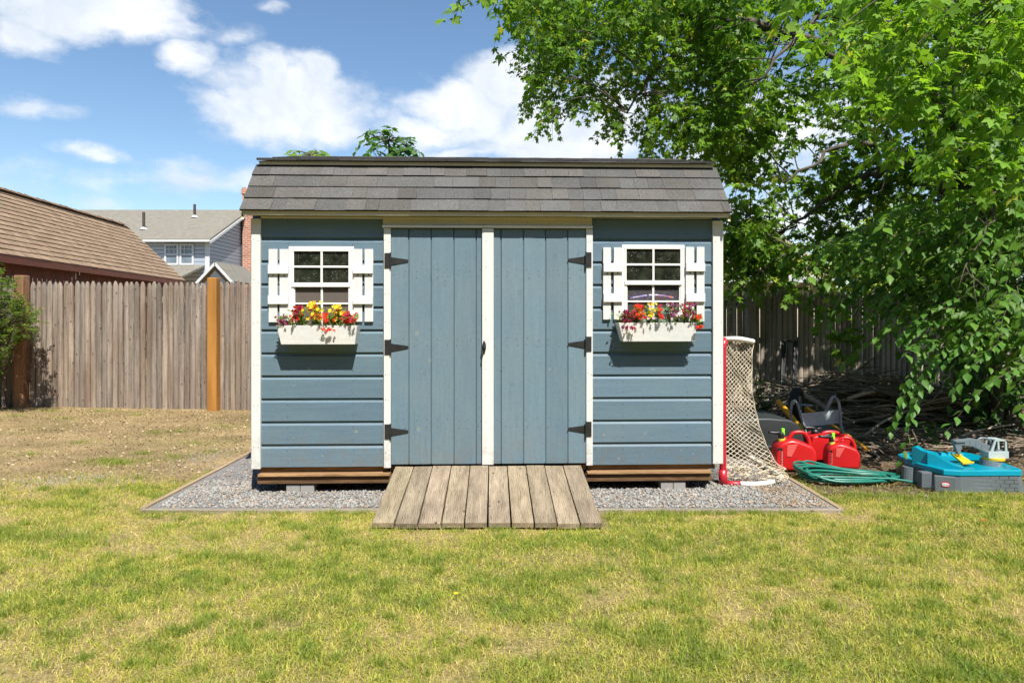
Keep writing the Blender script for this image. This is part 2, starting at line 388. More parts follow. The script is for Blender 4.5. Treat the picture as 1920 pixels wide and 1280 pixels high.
c = tmix(t, tcol(t), tramp(t, n1, [(.3, .45), (.52, 1.0), (.72, 1.5)]), 1.); c = tmix(t, c, tramp(t, n2, [(.3, (.78, .76, .74)), (.7, (1.2, 1.2, 1.15))]), 1.)
c = tmix(t, c, tramp(t, n3, [(.35, .7), (.65, 1.25)]), 1.)
t.links.new(c, bs.inputs['Base Color']); bs.inputs['Roughness'].default_value = .95; bs.inputs['Specular IOR Level'].default_value = .1
tbump(t, nmath(t, 'ADD', n1, n3), bs, 1.0, .012)
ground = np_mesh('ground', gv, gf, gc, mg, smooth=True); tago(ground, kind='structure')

# ---- grass blades
def blades(name, X, Y, Hh, Wd, cols, lean=.55, z=None, mat=M_GRASS, kind='stuff'):
    n = len(X); a = rng.uniform(0, 2*np.pi, n); ld_ = rng.uniform(0.05, lean*2, n)
    fa = rng.uniform(0, 2*np.pi, n)
    z0 = gz(X, Y)-.004 if z is None else z
    b = np.stack([X, Y, z0], 1)
    side = np.stack([np.cos(fa), np.sin(fa), np.zeros(n)], 1)*Wd[:, None]*.5
    dr = np.stack([np.cos(a)*ld_, np.sin(a)*ld_, np.ones(n)], 1); dr /= np.linalg.norm(dr, axis=1)[:, None]
    d2 = dr+np.stack([np.cos(a), np.sin(a), -np.ones(n)*.5], 1)*ld_[:, None]*.7; d2 /= np.linalg.norm(d2, axis=1)[:, None]
    m = b+dr*Hh[:, None]*.55; tp = m+d2*Hh[:, None]*.5
    vs = np.stack([b-side, b+side, m+side*.8, m-side*.8, tp], 1).reshape(-1, 3)
    base = np.arange(n)*5
    loops = np.stack([base, base+1, base+2, base+3, base+3, base+2, base+4], 1).ravel()
    counts = np.tile([4, 3], n)
    c4 = np.concatenate([cols, np.full((n, 1), .5)], 1); cv = np.repeat(c4, 5, axis=0)
    o = np_mesh(name, vs, loops, cv, mat, counts=counts, smooth=True); return tago(o, kind=kind)
def inpad(x, y, m=.0): return (x > PADX0-m) & (x < PADX1+m) & (y > PADY0-m)
RAMPU = (-.90, .63)
n = 620000
yy = 2.0+(rng.random(n)**1.25)*3.9; hw = yy*.80+.7
xx = (rng.random(n)*2-1)*4.6
keep = (np.abs(xx) < hw) & ~inpad(xx, yy, -.012) & ~((xx > -.92) & (xx < .64) & (yy > 4.33))
dd, ll = zones(xx, yy)
gr = fbm(xx*1.1, yy*1.5, 41, 4); gf2 = fbm(xx*5, yy*5, 77, 3)
gf3 = fbm(xx*2.6, yy*3.6, 19, 3); dens = .62+.35*sstep(.36, .62, gr)+.10+(gf2-.5)*1.4+(gf3-.5)*1.1
dens = np.clip(dens, .10, 1.0)*(1-.93*dd)*(1-.86*ll)
keep &= rng.random(n) < dens
xx = xx[keep]; yy = yy[keep]; gr = gr[keep]; gf2 = gf2[keep]; n = len(xx); print('grass', n)
gf3 = fbm(xx*2.6, yy*3.6, 19, 3); gf4 = fbm(xx*12, yy*12, 57, 2); tone = np.clip(sstep(.30, .72, gr)*.22+(gf3-.5)*.6+(gf2-.5)*.6+(gf4-.5)*1.1+rng.normal(0, .22, n)+.34, 0, 1)[:, None]
dry = np.array([.60, .49, .19]); yg = np.array([.46, .46, .075]); gg = np.array([.17, .26, .035])
cols = np.where(tone < .45, dry+(yg-dry)*tone/.45, yg+(gg-yg)*(tone-.45)/.55)*rng.uniform(.75, 1.2, (n, 1))
hh = rng.uniform(.014, .044, n)*(.75+.6*tone[:, 0]); ww = rng.uniform(.0020, .0040, n)*(1+yy*.05)
blades('lawn_grass', xx, yy, hh, ww, np.clip(cols, 0, 1), .9)
# darker taller tufts
tx = []; ty = []; tt = []
def tuft(cx, cy, r, k, rx=1.0):
    a = rng.uniform(0, 2*np.pi, k); q = np.abs(rng.normal(0, .5, k))*r; tx.append(cx+np.cos(a)*q*rx); ty.append(cy+np.sin(a)*q)
for _ in range(420):
    y_ = 2.2+random.random()*3.2; x_ = random.uniform(-1, 1)*(y_*.8+.3)
    if inpad(np.array(x_), np.array(y_), .1) or (-1.0 < x_ < .7 and y_ > 4.2): continue
    tuft(x_, y_, random.uniform(.04, .13), random.randrange(60, 230), 1.3)
for q in (PZ(620, 1010), PZ(560, 990), PZ(400, 1010), PZ(480, 1050), PZ(700, 1030), PZ(1180, 975), PZ(1250, 965), PZ(1140, 1020), PZ(1450, 1010), PZ(1560, 940)):
    tuft(q.x, q.y, .17, 420, 1.5)
for q in (PZ(30, 1010), PZ(90, 1005), PZ(0, 1000), PZ(140, 1010)): tuft(q.x, q.y, .22, 800, 2.0)
q = PZ(225, 870); tuft(q.x, q.y, .22, 1100, 2.); q = PZ(200, 865); tuft(q.x, q.y, .14, 500, 2.); q = PZ(270, 852); tuft(q.x, q.y, .12, 250, 2)
for q in (PZ(190, 905), PZ(262, 900), PZ(290, 812), PZ(340, 810), PZ(365, 835), PZ(25, 787), PZ(90, 778), PZ(190, 776), PZ(260, 782), PZ(120, 790), PZ(420, 800), PZ(60, 850), PZ(330, 860), PZ(400, 850), PZ(150, 830)): tuft(q.x, q.y, .17, 210, 1.9)
for k in range(16):
    q = PZ(1600+k*21, 932+random.uniform(-6, 10)); tuft(q.x, q.y, .12, 260, 1.4)
for _ in range(90):
    x_ = random.uniform(PADX0-.05, PADX1+.1)
    if not -.98 < x_ < .70: tuft(x_, PADY0-.055, random.uniform(.03, .09), random.randrange(20, 90), 1.8)
for _ in range(26): tuft(random.choice((PADX0-.06, PADX1+.07)), random.uniform(4.8, 6.2), .05, 40, .6)
for _ in range(14): tuft(random.uniform(-1.0, .72), 4.30, .04, 30, 1.6)
tx = np.concatenate(tx); ty = np.concatenate(ty); k_ = ~inpad(tx, ty, -.012) & ~((tx > -.92) & (tx < .64) & (ty > 4.33)); tx = tx[k_]; ty = ty[k_]; n = len(tx)
tn = rng.random((n, 1)); cols = (np.array([.12, .20, .03])*(1-tn)+np.array([.34, .38, .07])*tn)*rng.uniform(.8, 1.2, (n, 1))
blades('grass_tufts', tx, ty, rng.uniform(.022, .062, n), rng.uniform(.002, .0034, n), cols, .7)
# dry thatch over the bare patch on the left, and lying dead blades over the whole lawn
n = 150000; xx = rng.uniform(-8.2, -2.0, n); yy = rng.uniform(4.9, 10.0, n); d_, _ = zones(xx, yy)
kk = (rng.random(n) < d_*np.clip(.25+1.1*fbm(xx*2.5, yy*2.5, 91, 4), 0, 1)) & ~inpad(xx, yy, .03) & (np.abs(xx) < yy*.8+.3); xx = xx[kk]; yy = yy[kk]; n = len(xx)
gr = rng.random((n, 1)); cols = np.where(gr < .80-.55*sstep(.5, .64, fbm(xx*1.6, yy*2.2, 93, 3))[:, None], np.array([[.50, .395, .22]])*rng.uniform(.35, 1.25, (n, 1)), np.array([[.24, .26, .08]]))
blades('dry_grass', xx, yy, rng.uniform(.014, .038, n), rng.uniform(.003, .0055, n), cols, 2.2)
n = 90000; yy = 2.0+(rng.random(n)**1.25)*3.4; xx = rng.uniform(-4.6, 4.6, n); kk = (np.abs(xx) < yy*.8+.7) & ~inpad(xx, yy, .0) & ~((xx > -.92) & (xx < .64) & (yy > 4.33)); xx = xx[kk]; yy = yy[kk]; n = len(xx)
cols = np.array([[.55, .44, .25]])*rng.uniform(.6, 1.1, (n, 1))
blades('grass_clippings', xx, yy, rng.uniform(.02, .045, n), rng.uniform(.0012, .0024, n), cols, 3.5)

# crumbs of soil, dead leaf flecks and straw over the bare patch
n = 7000; X = rng.uniform(-8.0, -2.6, n); Y = rng.uniform(5.0, 9.7, n); d_, _ = zones(X, Y); k = (rng.random(n) < d_*np.clip(1.6*fbm(X*1.9, Y*2.6, 71, 4)-.3, 0, 1)) & (np.abs(X) < Y*.8+.3); X = X[k]; Y = Y[k]; n = len(X)
a = rng.uniform(0, 6.28, n); S = rng.uniform(.005, .019, n); dx = np.stack([np.cos(a), np.sin(a), np.zeros(n)], 1)*S[:, None]; dy = np.stack([-np.sin(a), np.cos(a), np.zeros(n)], 1)*S[:, None]*.35; c0 = np.stack([X, Y, gz(X, Y)+.004], 1); up_v = np.array([0, 0, .012])
Vv = np.stack([c0-dx, c0+dy, c0+dx+up_v*rng.random((n, 1)), c0-dy+up_v], 1).reshape(-1, 3); Fv = (np.arange(n)*4)[:, None]+np.arange(4)[None]
tn = rng.random((n, 1)); cc = np.where(tn < .5, np.array([[.18, .125, .075]])*rng.uniform(.5, 1.5, (n, 1)), np.array([[.62, .50, .32]])*rng.uniform(.7, 1.1, (n, 1)))
tago(np_mesh('soil_crumbs', Vv, Fv, np.repeat(np.concatenate([cc, np.full((n, 1), .5)], 1), 4, axis=0), M_GRASS), kind='stuff')
# ---- gravel pad
MGR = shinglemat('gravel stone', (.26, .245, .22), .35, 300)
b = MB(); b.box(PADX0, PADX1, PADY0, PADY1, -.05, .006); o = b.build('gravel_bed', shinglemat('gravel dust', (.18, .17, .165), .4, 260)); tago(o, kind='structure')
ico = bmesh.new(); bmesh.ops.create_icosphere(ico, subdivisions=1, radius=1.0); iv = np.array([q.co[:] for q in ico.verts]); fi = np.array([[q.index for q in f.verts] for f in ico.faces]); ico.free()
def stones(name, X, Y, Z, S, cols, mat, kind='stuff'):
    n = len(X); k = len(iv)
    jit = rng.uniform(.65, 1.3, (n, k, 1)); sc = rng.uniform(.55, 1.25, (n, 1, 3)); sc[:, :, 2] *= .75
    v_ = iv[None]*jit*sc*S[:, None, None]; a = rng.uniform(0, 2*np.pi, n); ca = np.cos(a)[:, None]; sa = np.sin(a)[:, None]
    x_ = v_[..., 0]*ca-v_[..., 1]*sa; y_ = v_[..., 0]*sa+v_[..., 1]*ca
    V = np.stack([x_+X[:, None], y_+Y[:, None], v_[..., 2]+Z[:, None]], -1).reshape(-1, 3)
    Fc = (fi[None]+(np.arange(n)*k)[:, None, None]).reshape(-1, 3)
    C = np.repeat(np.concatenate([cols, np.full((n, 1), .5)], 1), k, axis=0)
    return tago(np_mesh(name, V, Fc, C, mat), kind=kind)
n = 30000; X = rng.uniform(PADX0+.05, PADX1-.03, n); Y = np.where(rng.random(n) < .72, rng.uniform(PADY0+.05, 5.6, n), rng.uniform(5.5, PADY1, n))
kk = ((Y < 5.75) | (X < -1.95) | (X > 1.6)) & ~((X > -.80) & (X < .52) & (Y < 5.2)); X = X[kk]; Y = Y[kk]; n = len(X)
S = rng.uniform(.005, .0135, n); tn = rng.random((n, 1)); cols = (.62+.75*rng.random((n, 1)))*np.where(tn < .12, np.array([[1.25, .95, .75]]), np.array([[.97, 1., 1.03]]))
tan = (X > 1.9)[:, None]; cols = np.where(tan & (rng.random((n, 1)) < .5), cols*np.array([[1.1, .85, .6]]), cols)
stones('gravel', X, Y, rng.uniform(.004, .014, n), S, cols, MGR)
# spilled gravel over the dirt left of the pad
n = 900; q = rng.random(n); X = np.where(q < .5, rng.normal(-3.6, .28, n), rng.normal(-2.9, .16, n)); Y = np.where(q < .5, rng.normal(5.62, .10, n), rng.normal(6.5, .35, n)); kk = X < -2.64; X = X[kk]; Y = Y[kk]; n = len(X)
stones('spilled_gravel', X, Y, gz(X, Y)+.002, rng.uniform(.004, .009, n), np.ones((n, 3))*rng.uniform(.8, 1.3, (n, 1)), MGR)
# timber edging round the pad
def edging(name, label, x0, x1, y0, y1, z1, rz=0, ax='x', sh=0.):
    o = thing(name, label, 'edging board', ((x0+x1)/2, (y0+y1)/2, 0), R(rz), 'timber edging round the gravel pad')
    b = MB(); hx = (x1-x0)/2; hy = (y1-y0)/2; b.box(-hx, hx, -hy, hy, -.04, z1, a=random.random())
    b.build('board', M_EDGE if ax == 'x' else M_EDGE_Y, o, bevel=.004, world=False); return o
M_EDGE_Y = woodmat('weathered edging side', (.22, .15, .09), (.42, .32, .20), 'y')
edging('edging_board', 'weathered timber edging along the gravel front, left of the wooden ramp', PADX0-.02, -.87, 4.750, 4.785, .012)
edging('edging_board', 'weathered timber edging along the gravel front, right of the wooden ramp', .60, PADX1+.02, 4.750, 4.785, .012)
edging('edging_board', 'brown timber edging running back along the left side of the gravel pad', PADX0-.045, PADX0-.005, 4.79, 7.8, .016, ax='y')
edging('edging_board', 'brown timber edging running back along the right end of the gravel pad', PADX1+.005, PADX1+.045, 4.79, 6.4, .012, ax='y')

# ================================================================ FENCES
def picket_panel(b, x0, x1, y, zb, zt, w=.0795, dark=1.0, slope=0.0, gapp=0):
    n = int(round((x1-x0)/w)); w = (x1-x0)/n
    for i in range(n):
        if gapp and random.random() < gapp: continue
        cx = x0+w*(i+.5); hw = w*.485; dz = random.uniform(-.012, .012); yo = random.uniform(-.006, .006); lean = random.uniform(-.006, .006)
        zt_ = zt+dz+slope*(cx-x0); z0 = zb+slope*(cx-x0); tl = random.uniform(.76, 1.10)*dark; tw = random.uniform(-.03, .05)
        col = (tl*(1+tw), tl, tl*(1-tw)); a = random.random()
        prof = [(-1, 0), (-.8, -.012), (-.35, -.021), (.35, -.021), (.8, -.012), (1, 0)]
        lv = [(z0-.03, 1.0, 1.0), (zt_-.085, 1.0, 1.0), (zt_-.045, .78, .9), (zt_-.015, .45, .7), (zt_, .16, .4)]
        vs = []; k = len(prof)
        for (z, s, d) in lv:
            lx = lean*(z-z0)
            for (u, v_) in prof: vs.append((cx+lx+u*hw*s, y+yo+v_*d, z))
            for (u, v_) in reversed(prof): vs.append((cx+lx+u*hw*s*.98, y+yo+.012, z))
        m_ = 2*k; fs = []
        for r_ in range(len(lv)-1):
            for j in range(m_): fs.append((r_*m_+j, r_*m_+(j+1) % m_, (r_+1)*m_+(j+1) % m_, (r_+1)*m_+j))
        fs.append(tuple((len(lv)-1)*m_+j for j in range(m_)))
        b.add(vs, fs, col, a)
def fence_post(parent, x, y, w, zt, mat, label=None, zb=-.05, round_=False):
    b = MB()
    b.box(x-w/2, x+w/2, y-w/2, y+w/2, zb, zt, a=random.random())
    o = b.build('post', mat, parent, bevel=.018, seg=3, smooth=False)
    if label: o['label'] = label
    return o
FL = thing('picket_fence', 'weathered brown stockade fence with pointed pickets left of the shed', 'fence', (-4, 9.8, 0), 0, 'stockade fences')
for (x0, x1) in ((-8.9, -6.93), (-6.93, -4.22), (-4.22, -1.5), (-1.5, 1.2)):
    b = MB(); picket_panel(b, x0+.01, x1-.01, 9.8, .045, 1.855, slope=-.006); b.build('picket_panel', M_FENCE, FL)
    b = MB()
    for z in (.4, 1.0, 1.55): b.box(x0, x1, 9.83, 9.87, z, z+.09)
    b.build('rail', M_FENCE_D, FL)
fence_post(FL, -6.98, 9.72, .14, 1.935, M_REDPOST, 'rough old fence post with reddish foot')
fence_post(FL, -4.24, 9.70, .135, 1.90, M_ORANGE, 'new orange-stained fence post')
FR = thing('picket_fence', 'grey shaded stockade fence with pointed pickets behind the gas cans, under the trees', 'fence', (4, 10.1, 0), 0, 'stockade fences')
for (x0, x1) in ((1.2, 3.5), (3.5, 6.0), (6.0, 8.6), (8.6, 11.3)):
    b = MB(); picket_panel(b, x0+.01, x1-.01, 10.1, .0, 1.72, dark=.92); b.build('picket_panel', M_FENCE_D, FR)
    b = MB()
    for z in (.35, .95, 1.5): b.box(x0, x1, 10.13, 10.17, z, z+.09)
    b.build('rail', M_FENCE_D, FR)
fence_post(FR, 3.50, 10.04, .13, 1.80, M_FENCE_D); fence_post(FR, 4.03, 10.19, .15, 2.02, M_FENCE_D, 'taller fence post behind the pickets')
fence_post(FR, 6.72, 9.98, .13, 1.74, M_FENCE_D)

# ================================================================ SHED
SX, SY, PH = -1.998, 5.23, math.atan(.0328)
shed = thing('garden_shed', 'blue wooden garden shed with white trim, double doors and gambrel shingle roof', 'shed', (SX, SY, 0), PH)
uax = Vector((math.cos(PH), math.sin(PH), 0)); vax = Vector((-math.sin(PH), math.cos(PH), 0))
def SP(px, py, off=0.0):
    """pixel -> (u, z) on the shed's front plane moved `off` metres towards the camera"""
    d = Vector(((px-960)/F, 1, (HY-py)/F)); o = Vector((0, 0, CAMZ)); p0 = Vector((SX, SY, 0))-vax*off
    t_ = (p0-o).dot(vax)/d.dot(vax); q = o+d*t_; w = q-Vector((SX, SY, 0)); return (w.dot(uax), q.z)
def U(px, off=0.): return SP(px, 650, off)[0]
def Zs(py, px=915, off=0.): return SP(px, py, off)[1]
def lbuild(b, name, mat, parent=shed, **k): return b.build(name, mat, parent, world=False, **k)
SW = U(1356, .04); DEP = 2.44; ZB = .205
NAIL = (.12, .12, .12)
# --- siding
PITCH = .1755; SF = .019
def siding_poly(z0, z1):
    pts = []; zb = ZB
    while zb < z1+.2:
        pts += [(zb, SF), (zb+.141, SF), (zb+.159, .003), (zb+PITCH, .003)]; zb += PITCH
    out = []
    for i in range(len(pts)-1):
        (za, va), (zc, vc) = pts[i], pts[i+1]
        if max(za, zc) < z0 or min(za, zc) > z1: continue
        def at(z):
            if abs(zc-za) < 1e-9: return vc
            return va+(vc-va)*(z-za)/(zc-za)
        lo = max(z0, za); hi = min(z1, zc)
        if not out or abs(out[-1][0]-lo) > 1e-7 or abs(out[-1][1]-at(lo)) > 1e-7: out.append((lo, at(lo)))
        if abs(hi-lo) > 1e-9 or abs(at(hi)-at(lo)) > 1e-9 or abs(za-zc) < 1e-9: out.append((hi, vc if abs(za-zc) < 1e-9 else at(hi)))
    return out
def siding(b, u0, u1, z0, z1, front=True):
    pl = siding_poly(z0, z1)
    for i in range(len(pl)-1):
        (za, va), (zc, vc) = pl[i], pl[i+1]
        row = int((min(za, zc)+.001-ZB)/PITCH); rr = random.Random(row*7+int(u0 > 1.5)*31)
        t1 = rr.uniform(.93, 1.06); a = rr.random()
        b.add([(u0, -va, za), (u1, -va, za), (u1, -vc, zc), (u0, -vc, zc)], [(0, 1, 2, 3)], (t1, t1, t1), a)
OPEN = {}
def front_panel(u0, u1, op, nails):
    b = MB(); zt = 2.12; (a0, a1, c0, c1) = op
    siding(b, u0, a0, ZB, zt); siding(b, a1, u1, ZB, zt); siding(b, a0, a1, ZB, c0); siding(b, a0, a1, c1, zt)
    b.box(u0, a0, 0.003, .03, ZB, zt); b.box(a1, u1, .003, .03, ZB, zt); b.box(a0, a1, .003, .03, ZB, c0); b.box(a0, a1, .003, .03, c1, zt)
    for k in range(11):
        zb = ZB+k*PITCH
        for un in nails:
            for dz in (.035, .125):
                z = zb+dz
                if z < zt and not (a0-.01 < un < a1+.01 and c0 < z < c1): b.disc((un+random.uniform(-.004, .004), -SF-.0006, z+random.uniform(-.005, .005)), (0, -1, 0), .0032, 6, NAIL)
    rr = random.Random(int(u0*50)+3)
    for k in range(12):                                       # resin stains and scuffs showing through the paint
        row = rr.randrange(0, 10); uu = rr.uniform(u0+.05, u1-.08); zz = ZB+row*PITCH+rr.uniform(.03, .12)
        if a0-.2 < uu < a1+.2 and zz > c0-.3: continue
        tan_ = rr.random() < .35; n_ = 9; r_ = rr.uniform(.008, .016)
        b.add([(uu+math.cos(2*math.pi*i/n_)*r_*rr.uniform(.5, 1.3)*(1 if tan_ else 1.6), -SF-.0005, zz+math.sin(2*math.pi*i/n_)*r_*rr.uniform(.4, 1.1)) for i in range(n_)], [tuple(range(n_))], (1.9, 1.45, 1.0) if tan_ else (1.22, 1.22, 1.22))
    o = lbuild(b, 'siding', M_BLUE_H); return o
LW = (*[U(546, .0), U(658, .0)], Zs(612, 600), Zs(467, 600)); RW = (U(1171), U(1279), Zs(608, 1225), Zs(464, 1225))
front_panel(.02, U(722), LW, [U(541)-.0, U(663), U(715)]); front_panel(U(1109), SW-.02, RW, [U(1115), U(1167), U(1287)])
# knots bleeding through the paint: small tan rings
def knot(b, u, v_, z, r, col=(1.5, 1.25, .95)):
    for k in range(2):
        pass
# --- other walls
b = MB()
gam = [(0, ZB), (DEP, ZB), (DEP, 2.12), (DEP-.20, 2.55), (DEP/2, 2.80), (.20, 2.55), (0, 2.12)]
def side_wall(x, sgn):
    bb = MB(); bb.prism([(p[0]+(.0 if i not in (0, 6) else .032), p[1]) for i, p in enumerate(gam)], lambda p, q, d: (x+sgn*d, p, q), 0, .02)
    z = ZB
    while z < 2.1:
        bb.box(*(sorted((x+sgn*.02, x+sgn*.032))), .03, DEP, z, z+.15); z += PITCH
    return lbuild(bb, 'side_wall', M_BLUE_H)
side_wall(.02, -1).name; side_wall(SW-.02, 1)
b = MB(); b.box(.02, SW-.02, DEP-.02, DEP, ZB, 2.12); lbuild(b, 'back_wall', M_BLUE_H)
M_IN = woodmat('interior plywood', (.10, .075, .05), (.20, .155, .11), 'x')
b = MB(); b.box(.03, SW-.03, .035, DEP-.03, ZB+.002, ZB+.03); lbuild(b, 'floor', M_IN)
b = MB(); b.box(.03, SW-.03, .90, .93, ZB+.04, 2.0); lbuild(b, 'partition', M_IN)
# --- corner boards
def board(name, u0, u1, v0, v1, z0, z1, mat, bev=.003, nails=None, label=None, parent=shed):
    b = MB(); b.box(u0, u1, v0, v1, z0, z1, a=random.random())
    for (u, z) in (nails or []): b.disc((u, v0-.0008, z), (0, -1, 0), .0032, 6, (.05, .05, .05))
    o = lbuild(b, name, mat, parent, bevel=bev)
    if label: o['label'] = label
    return o
def nl(us, z0, z1, k): return [(u+random.uniform(-.003, .003), z0+(z1-z0)*(i+.5)/k+random.uniform(-.01, .01)) for i in range(k) for u in us]
cz0 = .2; czt = 2.098
ul = U(471, .04), U(488, .04); ur = U(1337, .04), SW
board('corner_board', ul[0], ul[1], -.040, -.0, cz0-.005, czt, M_WHITE, nails=nl([ul[0]+.018, ul[1]-.018], cz0, czt, 6))
board('corner_board', ur[0], ur[1], -.040, -.0, cz0+.01, czt, M_WHITE, nails=nl([ur[0]+.018, ur[1]-.018], cz0, czt, 6))
board('corner_board', ul[0], ul[0]+.02, .001, .09, cz0, czt, M_WHITE); board('corner_board', SW-.02, SW, .001, .09, cz0, czt, M_WHITE)
# frieze, header
b = MB(); b.box(ul[1]+.002, U(718, .03), -.032, -.001, Zs(409.5, 600, .03), 2.118); lbuild(b, 'frieze_board', M_CREAM, bevel=.003)
b = MB(); b.box(U(1111, .03), ur[0]-.002, -.032, -.001, Zs(409.5, 1220, .03), 2.118); lbuild(b, 'frieze_board', M_CREAM, bevel=.003)
hu0, hu1 = U(718, .045), U(1110, .045)
board('door_header', hu0, hu1, -.046, -.001, Zs(423, 915, .045), 2.118, M_CREAM, nails=nl([], 0, 1, 1)+[(hu0+(hu1-hu0)*(i+.3)/9+random.uniform(-.03, .03), 2.07+random.uniform(-.012, .02)) for i in range(9)])
b = MB(); b.box(hu0-.004, hu1+.004, -.062, -.001, Zs(427, 915, .05), Zs(423, 915, .045)-.001); lbuild(b, 'drip_ledge', M_WHITE_H, bevel=.003)
dt = Zs(427.5, 915, .05)
tl0, tl1 = U(719.5, .042), U(732.5, .042); tr0, tr1 = U(1099.5, .042), U(1111.5, .042)
board('door_casing', tl0, tl1, -.042, -.001, .197, dt-.002, M_WHITE, nails=nl([tl0+.014, tl1-.014], .2, dt, 9)); board('door_casing', tr0, tr1, -.042, -.001, .205, dt-.002, M_WHITE, nails=nl([tr0+.014, tr1-.014], .2, dt, 9))
# --- doors
def door(u0, u1, grooves, hinge_u, hpy, side, label=None):
    z0 = .222; z1 = dt-.006; b = MB(); pts = [(u0, -.028)]
    for g in grooves: pts += [(g-.005, -.028), (g-.0035, -.017), (g+.0035, -.017), (g+.005, -.028)]
    pts.append((u1, -.028)); tones = {}
    for i in range(len(pts)-1):
        bi = i//4; rr = random.Random(bi+int(u0*10)); t1 = rr.uniform(.93, 1.07); tt_ = t1 if i % 4 == 0 else t1*.9
        b.add([(pts[i][0], pts[i][1], z0), (pts[i+1][0], pts[i+1][1], z0), (pts[i+1][0], pts[i+1][1], z1), (pts[i][0], pts[i][1], z1)], [(0, 1, 2, 3)], (tt_, tt_*1.0, tt_), rr.random())
    b.box(u0, u1, -.0165, .015, z0, z1)
    b.add([(u0, -.028, z0), (u0, -.0165, z0), (u0, -.0165, z1), (u0, -.028, z1)], [(0, 1, 2, 3)]); b.add([(u1, -.028, z0), (u1, -.028, z1), (u1, -.0165, z1), (u1, -.0165, z0)], [(0, 1, 2, 3)])
    for zr in (.50, .56, 1.13, 1.18, 1.66, 1.71):
        u = u0+.02
        while u < u1-.01:
            b.disc((u+random.uniform(-.012, .012), -.0286, zr+random.uniform(-.012, .012)), (0, -1, 0), .0034, 6, NAIL); u += .082
    kb = b; rr = random.Random(int(u0*100))
    for k in range(9):
        uu = rr.uniform(u0+.05, u1-.05); zz = rr.uniform(z0+.1, z1-.15); r_ = rr.uniform(.007, .014); n_ = 12
        cc = [(uu+math.cos(2*math.pi*i/n_)*r_*s*rr.uniform(.85, 1.15), -.0284, zz+math.sin(2*math.pi*i/n_)*r_*1.35*s) for s in (1.0, .84) for i in range(n_)]
        kb.add(cc, [(i, (i+1) % n_, n_+(i+1) % n_, n_+i) for i in range(n_)], (.62, .62, .62) if k % 3 else (1.9, 1.5, 1.1))
        if k % 3 == 0: kb.disc((uu, -.0285, zz), (0, -1, 0), r_*.45, 7, (2.2, 1.5, .9))
    o = lbuild(b, 'door', M_BLUE_V)
    for py in hpy:
        zc = Zs(py, 727 if side < 0 else 1104, .05); hb = thing_part('hinge', o)
        pb = MB(); pu0, pu1 = (U(721, .045), U(732, .045)) if side < 0 else (U(1098.5, .045), U(1109, .045))
        pb.box(pu0, pu1, -.049, -.0425, zc-.055, zc+.058)
        hz = pu1 if side < 0 else pu0
        pb.tube([(hz, -.050, zc-.062), (hz, -.050, zc+.062)], .0055, 8)
        e = (U(766, .03) if side < 0 else U(1065, .03))
        pb.prism([(hz, zc+.028), (hz, zc-.034), (e+side*.008*1, zc-.011), (e, zc-.004), (e, zc+.006), (e+side*.008, zc+.010)], lambda p, q, d: (p, -.0288-d, q), 0, .005)
        for f_ in (.25, .55, .85): pb.disc((hz+(e-hz)*f_, -.0345, zc-.001), (0, -1, 0), .004, 6, (2.5, 2.5, 2.5))
        for dz in (-.04, .0, .042): pb.disc(((pu0+pu1)/2, -.0495, zc+dz), (0, -1, 0), .004, 6, (2.5, 2.5, 2.5))
        h = lbuild(pb, 'hinge', M_BLACK, o)
    return o
def thing_part(n, p): return None
dl = door(tl1+.003, U(904, .028), [U(x, .028) for x in (766.5, 808.5, 851, 893)], 0, (488.5, 651, 809.5), -1)
dr = door(U(924, .028), tr0-.003, [U(x, .028) for x in (939.5, 981.5, 1023, 1064.5)], 0, (487, 645, 804.5), 1)
ast = board('astragal', U(904, .05), U(925.5, .05), -.052, -.0285, .218, dt-.003, M_WHITE, nails=nl([U(911, .05)], .25, dt, 9), label='white batten covering the joint of the two doors')
b = MB(); lu, lz_ = SP(907.5, 650, .06)
b.prism([(lu-.004, lz_-.055), (lu+.006, lz_-.055), (lu+.016, lz_-.01), (lu+.016, lz_+.01), (lu+.005, lz_+.045), (lu-.005, lz_+.045), (lu-.014, lz_+.01), (lu-.014, lz_-.012)], lambda p, q, d: (p, -.0525-d, q), 0, .005)
b.tube([(lu, -.058, lz_), (lu, -.082, lz_), (lu-.004, -.09, lz_)], [.012, .012, .010], 10)
b.bar((lu, -.075, lz_), (lu-.010, -.075, lz_-.075), .012, .007)
lbuild(b, 'door_latch', M_BLACK, dr, bevel=.001)
# --- windows
M_VINYL = pmat('white vinyl frame', (.78, .76, .70), .4, .04, 5)
def glassmat(name, tint, rough, dots=0, base=(.01, .01, .01), dens=.75):
    m, t, bs = newmat(name)
    bs.inputs['Base Color'].default_value = (*base, 1); bs.inputs['Roughness'].default_value = .03; bs.inputs['Specular IOR Level'].default_value = .5
    if dots:
        vo = t.nodes.new('ShaderNodeTexVoronoi'); vo.inputs['Scale'].default_value = 95; t.links.new(tvec(t, 'Object', (1, .2, 1)), vo.inputs['Vector'])
        n_ = tnoise(t, tvec(t), 30, 2); k = nmath(t, 'MULTIPLY', tramp(t, vo.outputs['Distance'], [(.13, 1.), (.2, 0.)]), tramp(t, n_, [(.48, 0.), (.56, .75)]))
        n2_ = tnoise(t, tvec(t), 14, 4)
        t.links.new(tmix(t, tmix(t, base, tuple(q*2.6 for q in base), tramp(t, n2_, [(.4, 0.), (.65, 1.)]), 'MIX'), (.55, .55, .5), k, 'MIX'), bs.inputs['Base Color'])
        bs.inputs['Roughness'].default_value = .12
    tr = t.nodes.new('ShaderNodeBsdfTransparent'); mx = t.nodes.new('ShaderNodeMixShader'); mx.inputs[0].default_value = dens
    t.links.new(tr.outputs[0], mx.inputs[1]); t.links.new(bs.outputs[0], mx.inputs[2]); t.links.new(mx.outputs[0], t.nodes['Material Output'].inputs[0])
    return m
